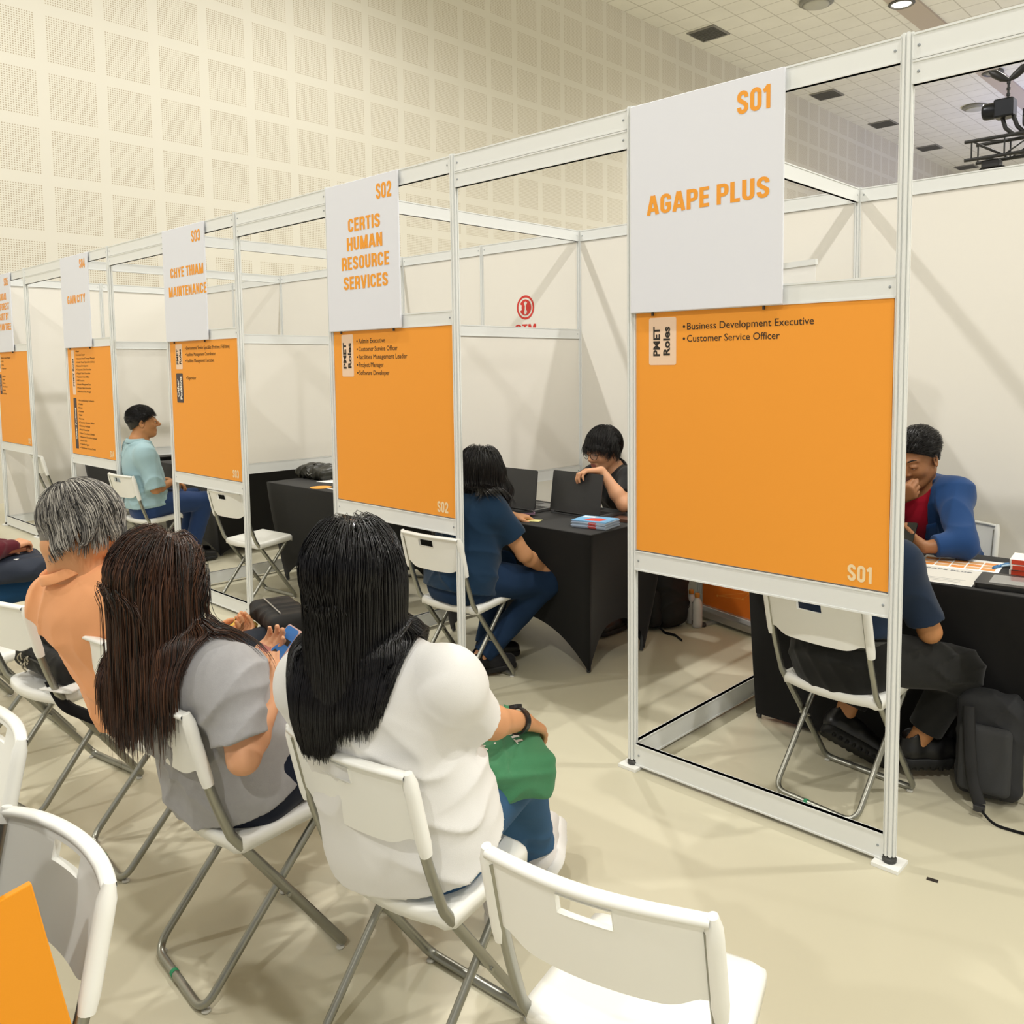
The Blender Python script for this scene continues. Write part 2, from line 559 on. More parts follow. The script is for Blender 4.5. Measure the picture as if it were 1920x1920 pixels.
# moving heads
def head_light(x, z, up, label, y=9.0):
    t = thing('stage_light', label, 'stage light', (x, y, z), 0, 'moving lights on the truss')
    s = 1 if up else -1
    a = MB(); a.box(-.10, .10, -.09, .09, 0.0 if up else -.10, .10 if up else 0.0); bevel(a.build('base', m_blk, t), .015)
    a = MB()
    for sx in (-1, 1):
        a.tube(bend([(sx * .05, 0, s * .08), (sx * .145, 0, s * .10), (sx * .145, 0, s * .30)], .04), 0.022, 8)
    a.build('yoke', m_blk, t)
    M = Matrix.Translation((0, 0, s * .26)) @ Matrix.Rotation(R(35 if up else 0), 4, 'Y') @ (Matrix.Rotation(PI, 4, 'X') if not up else Matrix())
    a = MB(); a.lathe([(.07, -.16), (.115, -.12), (.12, .03), (.10, .10), (.115, .13), (.115, .20), (.09, .20)], 20, M=M); a.build('head', m_blk2, t)
    a = MB(); a.lathe([(.088, .185), (.06, .198), (.01, .202)], 18, M=M); a.build('lens', mat('stage_lens', '#39424f', 0.1), t)
    return t
head_light(-2.27, 4.04, False, 'black moving head light hanging under the left end of the truss')
head_light(-1.78, 4.29, True, 'black moving head light standing on top of the truss by the frame edge')
# hoist with chain
t = thing('chain_hoist', 'black motor hoist with chain and dark flared canopy above the truss', 'hoist', (-2.05, 9.0, 4.30))
a = MB()
a.box(-.20, .02, -.10, .10, .22, .44); a.lathe([(.09, -.14), (.10, -.1), (.10, .1), (.085, .14)], 16, M=Matrix.Translation((-.20, 0, .33)) @ Matrix.Rotation(PI / 2, 4, 'Y'))
bevel(a.build('motor', m_blk2, t), .02)
a = MB(); a.tube([(-.12, 0, .24), (-.08, 0, .10), (.02, 0, 0)], .025, 8); a.tube([(0, 0, .24), (.05, 0, .10), (.14, 0, 0)], .025, 8); a.build('hook', m_blk, t)
a = MB()
for j in range(7):
    a.tube([(-.06, 0, .44 + j * .035), (-.06, 0, .47 + j * .035)], .022 if j % 2 else .014, 8)
a.build('chain', m_blk, t)
a = MB()
for s in (-1, 1):
    a.tube([(-.06, 0, .66), (-.06 + s * .07, 0, .70), (-.06 + s * .16, 0, .77), (-.06 + s * .23, 0, .82)], [.02, .045, .05, .01], 10, r2=.016)
a.build('flared_wing', m_blk, t)
# ------------------------------------------------------------------ booth system
BH, BD = 2.517, 2.041
m_alu = mat('alu_white', '#e9ebe9', 0.32, spec=0.5)
m_groove = mat('alu_groove', '#9aa0a4', 0.5)
m_panel = mat('laminate_panel', '#f1ede4', 0.42, noise=(1.4, 0.02))
m_foot = mat('foot_rubber', '#4a4a48', 0.5, 0.4)
m_pad = mat('floor_pad', '#f2f2ee', 0.6)
m_orange = mat('poster_orange', '#f9a338', 0.55, noise=(260, 0.03), spec=0.35)
m_signw = mat('sign_white', '#e6e8f0', 0.6, spec=0.3)
m_signtxt = mat('sign_orange_ink', '#f5a22e', 0.6)
m_ink = mat('ink_dark', '#2a221b', 0.7)
m_badge = mat('badge_pale', '#f3d3b6', 0.7)
m_badge2 = mat('badge_dark', '#4d4344', 0.7)
m_white_ink = mat('ink_white', '#f6efe4', 0.7)
m_pale_ink = mat('ink_pale', '#f7dcae', 0.7)

def post_poly():
    out = []
    r = 0.0205
    for i in range(8):
        a0 = R(45 * i - 22.5); a1 = R(45 * i + 22.5)
        p0 = Vector((r * math.cos(a0), r * math.sin(a0))); p1 = Vector((r * math.cos(a1), r * math.sin(a1)))
        nrm = Vector((math.cos(R(45 * i)), math.sin(R(45 * i))))
        for t, d in ((0.02, 0), (0.33, 0), (0.36, .006), (0.64, .006), (0.67, 0), (0.98, 0)):
            p = p0.lerp(p1, t) - nrm * d
            out.append((p.x, p.y))
    return out
POST = post_poly()

def add_post(parent, x, y, pad=True):
    a = MB()
    a.prism(POST, 0.034, BH + 0.004)
    # grooved octagonal extrusion in a single material
    o = a.build('post', m_alu, parent)
    o.location = (x, y, 0)
    b = MB(); b.lathe([(.019, .012), (.022, .014), (.022, .024), (.012, .027), (.012, .036)], 16)
    f = b.build('levelling_foot', m_foot, o)
    if pad:
        c = MB(); c.box(-.042, .042, -.042, .042, 0.0005, .012); c.build('floor_pad', m_pad, o)
    return o

def beam(name, parent, p0, p1, z0, z1, th=.017, m=None):
    """box beam from p0 to p1 (xy)"""
    a = MB()
    d = Vector((p1[0] - p0[0], p1[1] - p0[1], 0)); L = d.length; ang = math.atan2(d.y, d.x)
    M = Matrix.Translation((p0[0], p0[1], 0)) @ Matrix.Rotation(ang, 4, 'Z')
    h = z1 - z0
    a.box(0.018, L - 0.018, -th / 2, th / 2, z0, z1, M=M)
    if h > 0.03:
        a.box(0.018, L - 0.018, -th / 2 - .0025, th / 2 + .0025, z1 - .006, z1, M=M)
        a.box(0.018, L - 0.018, -th / 2 - .0025, th / 2 + .0025, z0, z0 + .006, M=M)
        for e in (.034, L - .034):
            for s in (-1, 1):
                a.lathe([(.004, 0), (.0045, .0012), (.002, .0014)], 8, k=1, M=M @ Matrix.Translation((e, s * th / 2, (z0 + z1) / 2)) @ Matrix.Rotation(-s * PI / 2, 4, 'X'))
    return a.build(name, [m or m_alu, m_groove], parent)

def panel(name, parent, p0, p1, z0, z1, th=.006, m=None):
    a = MB()
    d = Vector((p1[0] - p0[0], p1[1] - p0[1], 0)); L = d.length; ang = math.atan2(d.y, d.x)
    M = Matrix.Translation((p0[0], p0[1], 0)) @ Matrix.Rotation(ang, 4, 'Z')
    a.box(0.016, L - 0.016, -th / 2, th / 2, z0, z1, M=M)
    return a.build(name, m or m_panel, parent)

Z_TOP = (2.442, BH); Z_HD2 = (2.372, 2.4405); Z_MID = (1.762, 1.83); Z_PAN = (.862, 1.764); Z_BOT = (.787, .864); Z_FLR = (.013, .097)

SIGNS = {
 1: [('AGAPE PLUS', 2.112, .085, .49, .056)],
 2: [('CERTIS', 2.262, .27, None, .066), ('HUMAN', 2.168, .30, None, .066), ('RESOURCE', 2.072, .40, None, .066), ('SERVICES', 1.972, .375, None, .066)],
 3: [('CHYE THIAM', 2.187, .48, None, .066), ('MAINTENANCE', 2.062, .55, None, .066)],
 4: [('GAIN CITY', 2.125, .40, None, .066)],
 5: [('MANDAI', 2.262, .30, None, .066), ('RAINFOREST', 2.168, .45, None, .066), ('RESORT BY', 2.072, .40, None, .066), ('BANYAN TREE', 1.972, .50, None, .066)],
}
ROLES = {
 1: (['Business Development Executive', 'Customer Service Officer'], []),
 2: (['Admin Executive', 'Customer Service Officer', 'Facilities Management Leader', 'Project Manager', 'Software Developer'], []),
 3: (['Environmental Service Specialist (Part time / Full time)', 'Facilities Management Coordinator', 'Facilities Management Executive'], ['Supervisor']),
 4: (['Buyer', 'Assistant Buyer', 'Assistant Retail Concept Manager', 'Audio Visual Specialist (Sales)', 'Business Development', 'Corporate Sales Executive', 'Digital Sales Executive', 'Customer Care Officer', 'HR Executive', 'Product Management Exec', 'Project Sales Executive', 'Warehouse Sales Manager'],
     ['Air-conditioning Technician', 'Cashier', 'Driver', 'Promoter', 'Rider', 'Storeman', 'Customer Service Officer', 'Delivery Assistant', 'Retail Associate', 'Sales Consultant (Retail)', 'Showroom Operations Assistant', 'Stock Clerk', 'Telesales Agent', 'Warehouse Assistant Driver']),
 5: (['Butler Service Manager', 'Chef', 'Host', 'Supervisor'], ['Barista', 'Cook', 'Driver', 'Housekeeper', 'Guide', 'Gardener']),
}
POS = {1: 'rightmost, nearest the viewer', 2: 'second from the right', 3: 'third from the right', 4: 'fourth from the right', 5: 'cut by the left edge'}

def front_unit(n):
    x0 = -1.0 - 2.0 * (n - 1); x1 = x0 + 1.0
    t = thing('booth_front_frame', 'white booth front frame with orange job poster S0%d, %s' % (n, POS[n]), 'booth panel', (x0, 0, 0), 0, 'front frames of the job booths')
    for x in (0.0, 1.0):
        add_post(t, x, 0)
    beam('top_beam', t, (0, 0), (1, 0), *Z_TOP)
    beam('middle_beam', t, (0, 0), (1, 0), *Z_MID)
    panel('wall_panel', t, (0, 0), (1, 0), *Z_PAN)
    beam('bottom_beam', t, (0, 0), (1, 0), *Z_BOT)
    beam('floor_beam', t, (0, 0), (1, 0), *Z_FLR)
    a = MB(); a.box(.024, .979, -.0075, -.003, .868, 1.7635)
    po = a.build('poster', m_orange, t)
    po['label'] = 'orange poster listing job roles, numbered S0%d' % n
    Y = -.0078
    roles, others = ROLES[n]
    two = n <= 3
    # badges
    if n == 1: b1 = (.083, .203, 1.57, 1.743)
    elif n == 2: b1 = (.095, .200, 1.526, 1.745)
    elif n == 3: b1 = (.105, .205, 1.575, 1.744)
    elif n == 4: b1 = (.105, .172, 1.37, 1.744)
    else: b1 = (.06, .125, 1.57, 1.744)
    def badge(r, m, txt, ink, name):
        cx, cz = (r[0] + r[1]) / 2, (r[2] + r[3]) / 2
        w, h = r[1] - r[0], r[3] - r[2]
        a = MB()
        a.prism(rrect(w, h, .008, 3, 0, 0), 0, .0006, M=wall_M(cx, Y, cz))
        k = len(txt)
        for i, s in enumerate(txt):
            if k == 2:
                px = cx - .012 + i * .044
                hh, ww = .029, h * (.62 if s in ('PMET', 'Other') else .60)
                if s == 'Positions': ww = h * .78
            else:
                px = cx + .013; hh = .028; ww = h * .62
            fit_text(a, s, wall_M(px, Y - .0008, cz, PI / 2), w=ww, h=hh, bold=.03, align='CENTER', k=1)
        return a.build(name, [m, ink], po)
    badge(b1, m_badge, ['PMET', 'Roles'] if two else ['PMET Roles'], m_ink, 'badge')
    # bullets
    if n == 1: xs, z1, dz, hh = .236, 1.695, .043, .0255
    elif n == 2: xs, z1, dz, hh = .234, 1.697, .0405, .0245
    elif n == 3: xs, z1, dz, hh = .258, 1.704, .042, .0245
    elif n == 4: xs, z1, dz, hh = .215, 1.727, .0305, .015
    else: xs, z1, dz, hh = .155, 1.70, .035, .015
    def lines(ls, zt):
        for i, s in enumerate(ls):
            z = zt - i * dz
            a = MB()
            a.prism([(.005 * math.cos(q * PI / 4), .005 * math.sin(q * PI / 4)) for q in range(8)], 0, .0005, M=wall_M(xs, Y, z + hh * .45))
            fit_text(a, s, wall_M(xs + .013, Y, z), h=hh, bold=-.004 if n > 2 else .0, w={'Business Development Executive': .478, 'Customer Service Officer': .36 if n == 1 else .325, 'Facilities Management Leader': .40, 'Admin Executive': .225, 'Project Manager': .21, 'Software Developer': .255}.get(s, min(.6, len(s) * .0125)), depth=.0005)
            a.build('lettering', m_ink, po)
    lines(roles, z1)
    if others:
        if n == 3: b2 = (.10, .20, 1.347, 1.547)
        elif n == 4: b2 = (.105, .172, .915, 1.343)
        else: b2 = (.06, .125, 1.345, 1.543)
        badge(b2, m_badge2, ['Other', 'Positions'] if n == 3 else ['Other Positions'], m_white_ink, 'badge')
        lines(others, {3: 1.505, 4: 1.317, 5: 1.52}[n])
    a = MB()
    caps_text(a, 'S0%d' % n, wall_M(.93, Y, .885), w=.078, h=.053, align='RIGHT')
    a.build('booth_number', m_pale_ink, po)
    # the hung sign board
    s = thing('booth_sign', 'white booth sign reading %s in orange, number S0%d' % (' '.join(q[0] for q in SIGNS[n]).title() if n != 5 else 'a four-line name', n), 'sign', (x0, -.022, 0), 0, 'hanging booth signs')
    a = MB(); a.box(.012, .625, -.006, .004, 1.763, 2.513)
    bevel(a.build('board', m_signw, s), .002, 1)
    a = MB()
    caps_text(a, 'S0%d' % n, wall_M(.578, -.0064, 2.395), w=.122, h=.075, align='RIGHT')
    a.build('booth_number', m_signtxt, s)
    for row in SIGNS[n]:
        a = MB()
        if n == 1:
            caps_text(a, row[0], wall_M(.09, -.0064, row[1]), w=.487, h=.068)
        else:
            caps_text(a, row[0], wall_M(.348 if n != 3 else .365, -.0064, row[1]), w=row[2], h=row[4], align='CENTER')
        a.build('lettering', m_signtxt, s)
    for x in (.10, .55):
        a = MB(); a.box(x, x + .006, .004, .012, 1.75, 1.82); a.build('mounting_clip', m_foot, s)
    return t

for n in (1, 2, 3, 4, 5):
    front_unit(n)

def header(x0, label, last=False):
    t = thing('entrance_header', label, 'beam', (x0, 0, 0), 0, 'double header beams over the booth entrances')
    beam('header_beam', t, (0, 0), (1, 0), *Z_TOP)
    beam('header_beam', t, (0, 0), (1, 0), *Z_HD2)
    if last:
        add_post(t, 1.0, 0)
header(0.0, 'white double header beam over the entrance at the right edge', True)
for n in (1, 2, 3, 4):
    header(-2.0 * n, 'white double header beam between the signs S0%d and S0%d' % (n + 1, n))

for n in (1, 2, 3, 4):
    x = -1.0 - 2 * (n - 1)
    t = thing('side_partition', 'white half open partition frame between the booths S0%d and S0%d' % (n, n + 1), 'partition', (x, 0, 0), 0, 'side partitions between the booths')
    add_post(t, 0, BD)
    beam('top_beam', t, (0, 0), (0, BD), *Z_TOP)
    beam('middle_beam', t, (0, 0), (0, BD), *Z_MID)
    panel('wall_panel', t, (0, 0), (0, BD), *Z_PAN)
    beam('bottom_beam', t, (0, 0), (0, BD), *Z_BOT)
    beam('floor_beam', t, (0, 0), (0, BD), *Z_FLR)
# solid end wall
t = thing('end_partition', 'full height cream end wall of the last booth S05', 'partition', (-9.0, 0, 0))
add_post(t, 0, BD); add_post(t, 0, BD / 2)
for a0, a1 in ((0, BD / 2), (BD / 2, BD)):
    beam('top_beam', t, (0, a0), (0, a1), *Z_TOP)
    panel('wall_panel', t, (0, a0), (0, a1), .09, 2.445)
    beam('floor_beam', t, (0, a0), (0, a1), *Z_FLR)
# back walls: one unit per booth, two 1 m bays
for n in range(0, 6):
    x0 = -1.0 - 2 * (n - 1)
    if n == 0:
        lb = 'cream back wall continuing past the right edge behind the table of S01'
        x0 = 1.0
    else:
        lb = 'cream panelled back wall of the booth S0%d' % n
    t = thing('back_wall', lb, 'partition', (x0, BD, 0), 0, 'back walls of the booths')
    if n < 5:
        pass
    if n == 0:
        add_post(t, 0, 0); add_post(t, 2, 0)
    if n != 1:
        add_post(t, 1.0, 0)
    if n == 1:
        bays = ((0, 2),)
    else:
        bays = ((0, 1), (1, 2))
    for a0, a1 in bays:
        beam('top_beam', t, (a0, 0), (a1, 0), *Z_TOP)
        panel('wall_panel', t, (a0, 0), (a1, 0), .09, 2.445)
        beam('floor_beam', t, (a0, 0), (a1, 0), *Z_FLR)
# round red emblem and lettering on the back wall seen through S02
m_red = mat('emblem_red', '#d63a30', 0.6)
t = thing('wall_emblem', 'round red emblem with red letters CTM on the back wall of the S03 booth', 'emblem', (-3.53, BD - .0035, 2.012))
a = MB()
def ring_sector(r0, r1, a0, a1, n=40, d=.001):
    vs = []; fs = []
    for i in range(n + 1):
        q = a0 + (a1 - a0) * i / n
        for r in (r0, r1):
            vs.append((r * math.cos(q), -d, r * math.sin(q)))
    for i in range(n):
        fs.append((2 * i, 2 * i + 1, 2 * i + 3, 2 * i + 2))
    return vs, fs
a.add(*ring_sector(.074, .090, 0, 2 * PI))
a.add(*ring_sector(.040, .060, R(-155), R(155)))
a.add(*ring_sector(.0, .040, R(118), R(242), 20)); a.add(*ring_sector(.0, .040, R(-62), R(62), 20))
a.add([(-.010, -.0012, -.05), (.010, -.0012, -.05), (.003, -.0012, .045), (-.003, -.0012, .045)], [(0, 1, 2, 3)], 1)
a.build('emblem_disc', [m_red, m_panel], t)
a = MB(); caps_text(a, 'CTM', wall_M(0, -.001, -.187), w=.215, h=.062, align='CENTER'); a.build('lettering', m_red, t)
# ------------------------------------------------------------------ folding chairs
m_plastic = mat('chair_plastic', '#f3f3ee', 0.38, spec=0.45)
m_chrome = mat('chair_steel', '#9c9c93', 0.33, 0.85)
m_cap = mat('chair_foot_plastic', '#c9c7bd', 0.6)
m_green = mat('green_tape', '#1f8a5b', 0.6)

def chair_meshes():
    me = {}
    # front frame: carries the back rest, runs down to the front feet
    a = MB()
    path = [(-.187, -.205, .75), (-.187, -.165, .58), (-.186, -.115, .44), (-.180, .19, .0115), (.180, .19, .0115), (.186, -.115, .44), (.187, -.165, .58), (.187, -.205, .75)]
    P = bend(path[:3], .10, 6)[:-1] + bend([path[2], path[3], path[4], path[5]], .035, 6)[0:] + bend(path[5:], .10, 6)[1:]
    a.tube(P, .0125, 10, r2=.0095, up=(0, 1, 0))
    me['front_frame'] = (a, [m_chrome])
    a = MB()
    P = bend([(-.163, .145, .415), (-.160, -.19, .0115), (.160, -.19, .0115), (.163, .145, .415)], .05, 6)
    a.tube(P, .0105, 10)
    me['rear_frame'] = (a, [m_chrome])
    a = MB(); a.tube([(-.035, -.19, .0115), (-.022, -.19, .0115)], .0113, 12)
    me['tape_band'] = (a, [m_green])
    for s in (-1, 1):
        for k, (x, y) in enumerate(((s * .168, .178), (s * .148, -.178))):
            a = MB(); a.lathe([(.010, 0.0005), (.012, .003), (.010, .007)], 10, M=Matrix.Translation((x, y, 0)))
            me['foot_pad|%d%d' % (s, k)] = (a, [m_cap])
        a = MB(); a.tube([(s * .150, .025, .232), (s * .196, .025, .232)], .005, 8)
        me['pivot_pin|%d' % s] = (a, [m_chrome])
    # seat: dished slab with a turned-down rim, the rear edge bows outwards
    a = MB()
    nu, nv = 18, 16
    def top(u, v):
        x = (u - .5) * 2
        w = .176 + .02 * (1 - v) - (.018 * max(0, (abs(v - .5) * 2 - .85) / .15) ** 2)
        yb = -.105 - .035 * (1 - x * x)
        y = yb + (.185 - yb) * v
        z = .448 - .022 * (1 - v) - .010 * (1 - x * x) * math.sin(PI * min(1, v * 1.05)) - .012 * max(0, (v - .93) / .07) ** 2
        e = max(0, abs(x) - .9) / .1
        z -= .006 * e * e
        return (x * w, y, z)
    a.grid(top, nu, nv)
    def bot(u, v):
        p = top(1 - u, v); return (p[0] * .985, p[1], p[2] - .012)
    # rim
    loop = []
    for i in range(nu + 1): loop.append((i / nu, 0))
    for j in range(1, nv + 1): loop.append((1, j / nv))
    for i in range(nu - 1, -1, -1): loop.append((i / nu, 1))
    for j in range(nv - 1, 0, -1): loop.append((0, j / nv))
    n = len(loop)
    vs = []
    cx, cy = 0, .04
    for (u, v) in loop:
        p = top(u, v)
        vs.append(p); vs.append((p[0] * 1.012, cy + (p[1] - cy) * 1.012, p[2] - .010)); vs.append((p[0] * 1.008, cy + (p[1] - cy) * 1.008, p[2] - .032)); vs.append((p[0] * .97, cy + (p[1] - cy) * .97, p[2] - .032)); vs.append((p[0] * .965, cy + (p[1] - cy) * .965, p[2] - .012))
    fs = []
    for i in range(n):
        j = (i + 1) % n
        for k in range(4):
            fs.append((i * 5 + k, i * 5 + k + 1, j * 5 + k + 1, j * 5 + k))
    a.add(vs, fs, smooth=True)
    a.grid(bot, nu, nv)
    me['seat'] = (a, [m_plastic])
    # back rest: concave board with hand hole plus rim and side sleeves
    a = MB()
    W = .192
    def bk(x, z, off=0.0):
        # sitting-side surface is concave: middle lies further back
        t = (z - .58) / (.772 - .58)
        y = -.165 - .045 * t - .032 * (1 - (x / W) ** 2)
        return Vector((x, y + off, z))
    nu, nv = 32, 10
    def zr(x, v):
        lo = .600 + .022 * max(0, min(1, (abs(x) / W - .55) / .3)) ** 2
        hi = .772 - .006 * (x / W) ** 4
        return lo + (hi - lo) * v
    us = [-W + 2 * W * i / nu for i in range(nu + 1)]
    hx = .05
    def skip(i, j):
        xm = (us[i] + us[i + 1]) / 2
        return abs(xm) < hx and j in (7, 8)
    th = .009
    for side, off in ((0, th / 2), (1, -th / 2)):
        vs = []; fs = []
        for j in range(nv + 1):
            for x in us:
                vs.append(bk(x, zr(x, j / nv), off))
        for j in range(nv):
            for i in range(nu):
                if skip(i, j): continue
                q = j * (nu + 1) + i
                f = (q, q + 1, q + nu + 2, q + nu + 1)
                fs.append(f if side else f[::-1])
        a.add(vs, fs, smooth=True)
    # walls of the hand hole
    i0 = next(i for i in range(nu) if abs((us[i] + us[i + 1]) / 2) < hx); i1 = max(i for i in range(nu) if abs((us[i] + us[i + 1]) / 2) < hx) + 1
    hole = [(us[i], 7) for i in range(i0, i1 + 1)] + [(us[i1], 8)] + [(us[i], 9) for i in range(i1, i0 - 1, -1)] + [(us[i0], 8)]
    vs = []; fs = []
    for (x, j) in hole:
        vs.append(bk(x, zr(x, j / nv), th / 2)); vs.append(bk(x, zr(x, j / nv), -th / 2 - .004))
    n = len(hole)
    for i in range(n):
        j = (i + 1) % n
        fs.append((2 * i, 2 * j, 2 * j + 1, 2 * i + 1))
    a.add(vs, fs)
    # thick rim along the top
    prof = [(-.0145, -.004), (-.0145, .003), (-.011, .007), (.008, .007), (.011, .003), (.011, -.004)]
    vs = []; fs = []
    for x in us:
        for (dy, dz) in prof:
            p = bk(x, zr(x, 1.0)); vs.append((p.x, p.y + dy, p.z + dz))
    m = len(prof)
    for i in range(nu):
        for k in range(m):
            k2 = (k + 1) % m
            fs.append((i * m + k, i * m + k2, (i + 1) * m + k2, (i + 1) * m + k))
    a.add(vs, fs, smooth=True)
    # bottom edge closing strip
    vs = []; fs = []
    for x in us:
        vs.append(bk(x, zr(x, 0), th / 2)); vs.append(bk(x, zr(x, 0), -th / 2))
    for i in range(nu):
        fs.append((2 * i, 2 * i + 1, 2 * i + 3, 2 * i + 2))
    a.add(vs, fs)
    for s in (-1, 1):
        pts = []
        for j in range(9):
            z = .588 + (.776 - .588) * j / 8
            p = bk(s * W, z); pts.append((s * .194, p.y - .0, z))
        rr = [.0135] + [.016] * 6 + [.0155, .009]
        a.tube(pts, rr, 12, r2=.0125, up=(0, 1, 0))
    me['backrest'] = (a, [m_plastic])
    return me

_CH = {}
def make_chair(name='folding_chair'):
    t = thing(name, 'x', 'chair')
    for k, (a, ms) in chair_meshes().items():
        _CH[k] = a.build(k.split('|')[0], ms, t, weld=(k == 'seat'))
    _CH['tape_band']['label'] = 'green tape band'
    return t

chair0 = make_chair()
_first = [True]
def chair(x, y, deg, label, group):
    if _first[0]:
        o = chair0; _first[0] = False
    else:
        o = copy_tree(chair0)
    o.location = (x, y, 0); o.rotation_euler = (0, 0, R(deg))
    o['label'] = label; o['group'] = group
    return o
GA, GB, GC = 'white folding chairs of the waiting row', 'white folding chairs inside the booths', 'white folding chairs of the row facing away'
chair(.096, -1.427, 13.9, 'empty white folding chair at the bottom centre, nearest the viewer', GA)
chair(-.55, -1.411, 4.3, 'white folding chair under the woman in the white t-shirt', GA)
chair(-1.136, -1.542, -4.2, 'white folding chair under the woman in the grey t-shirt', GA)
chair(-1.841, -1.461, -3.5, 'white folding chair under the man in the peach polo shirt', GA)
chair(-2.496, -1.548, 9.1, 'white folding chair holding the black backpack', GA)
chair(-3.14, -1.565, 2.0, 'empty white folding chair just left of the chair with the black backpack', GA)
chair(-3.86, -1.60, 0.0, 'white folding chair under the person in blue jeans at the left edge', GA)
chair(-.578, -2.367, 185.3, 'white folding chair back at the bottom left, next to the orange folder', GC)
chair(-1.27, -2.29, 184.0, 'white folding chair back cut by the left edge above the orange folder', GC)
chair(.17, -2.405, 186.0, 'white folding chair whose top corner peeks in at the bottom edge', GC)
chair(-.308, .354, -6.7, 'white folding chair under the person in black trousers at booth S01', GB)
chair(-2.199, .182, 3.8, 'white folding chair under the long-haired woman in navy at booth S02', GB)
chair(-4.385, .252, 4.8, 'empty white folding chair in the entrance of booth S03', GB)
chair(-5.86, .16, 4.0, 'white folding chair under the man in the light blue shirt', GB)
chair(-8.13, .26, -4.0, 'empty white folding chair in the last booth, left of the grey-haired man', GB)
chair(-4.15, 1.52, 200.0, 'white folding chair behind the black table of booth S03', GB)
chair(-2.22, 1.74, 176.0, 'white folding chair behind the black table of S02, under the man with glasses', GB)
chair(-.42, 1.72, 180.0, 'white folding chair under the man in the blue blazer', GB)

# ------------------------------------------------------------------ tables in stretch covers
m_cover = mat('stretch_cover_black', '#0c0b0b', 0.75, noise=(300, 0.3), bump=(400, 0.15, 0.001), spec=0.25, sheen=0.15)
m_covertop = m_cover
m_leg = mat('table_leg_grey', '#4b4d50', 0.4, 0.6)
def table(x0, x1, y0, y1, label, inset=.085, arch=.22, z=.742, front_arch=None):
    """stretch cover: flat top, sides drawn in to four feet, arched hems"""
    cx, cy = (x0 + x1) / 2, (y0 + y1) / 2
    t = thing('covered_table', label, 'table', (cx, cy, 0), 0, 'tables in black stretch covers')
    hx, hy = (x1 - x0) / 2, (y1 - y0) / 2
    a = MB()
    N = 24
    # perimeter param: per side s in 0..1
    ring = []
    for side in range(4):
        for i in range(N):
            ring.append((side, i / N))
    def pt(side, s, v):
        # v: 0 top .. 1 hem
        c = 2 * s - 1
        hem_arch = arch * (1 - abs(c) ** 2.6) if front_arch is None or side != 0 else front_arch(s)
        zz = z - (z - .008 - hem_arch) * v
        d = 1 - zz / z                                   # depth below the top
        pull = inset * d ** 1.3 + .05 * math.sin(PI * min(1, d)) * (1 - abs(c) ** 2) * .9
        corner = inset * d ** 1.3
        X, Y = hx - corner, hy - corner
        off = pull - corner
        if side == 0: return (c * X, -Y + off, zz)
        if side == 1: return (X - off, c * Y, zz)
        if side == 2: return (-c * X, Y - off, zz)
        return (-X + off, -c * Y, zz)
    nv = 14
    vs = []; fs = []
    for j in range(nv + 1):
        for (sd, s) in ring:
            vs.append(pt(sd, s, j / nv))
    n = len(ring)
    for j in range(nv):
        for i in range(n):
            i2 = (i + 1) % n
            fs.append((j * n + i2, j * n + i, (j + 1) * n + i, (j + 1) * n + i2))
    a.add(vs, fs, smooth=True)
    a.add(vs[:n], [tuple(range(n))])
    o = a.build('table_cover', m_cover, t, weld=True)
    bevel(o, .006, 2, 50)
    b = MB(); b.box(-hx + .02, hx - .02, -hy + .02, hy - .02, z - .03, z - .004); b.build('table_top', m_leg, t)
    for sx in (-1, 1):
        for sy in (-1, 1):
            c = MB(); c.tube([(sx * (hx - .05), sy * (hy - .05), z - .03), (sx * (hx - inset - .012), sy * (hy - inset - .012), .006)], .012, 8); c.build('leg', m_leg, t)
    return t
table(-.90, .42, .70, 1.33, 'black covered table of booth S01 with brochures and a tablet on it', .03, .16,
      front_arch=lambda s: .015 + (.24 * math.sin(PI * (s - .62) / .38) if s > .62 else 0))
table(-2.93, -1.69, .575, 1.22, 'black covered table of booth S02 carrying two laptops')
table(-4.80, -3.42, .58, 1.18, 'black covered table of booth S03 with a black bag on top')
table(-6.92, -5.80, .66, 1.62, 'black covered table in front of the man in the light blue shirt', .07, .10)
table(-8.86, -7.25, .70, 1.32, 'black covered table of the last booth S05, seen under the S04 poster')
# ------------------------------------------------------------------ implicit-surface modelling for people, bags, soft things
V3 = lambda *a: np.array(a, float)
def unit(v):
    v = np.asarray(v, float); return v / (np.linalg.norm(v) + 1e-12)
def frame(x, y, z):
    return np.stack([x, y, z], 1)          # columns: local axes in world
def rotm(rx=0, ry=0, rz=0):
    return np.array(Euler((R(rx), R(ry), R(rz)), 'XYZ').to_matrix())

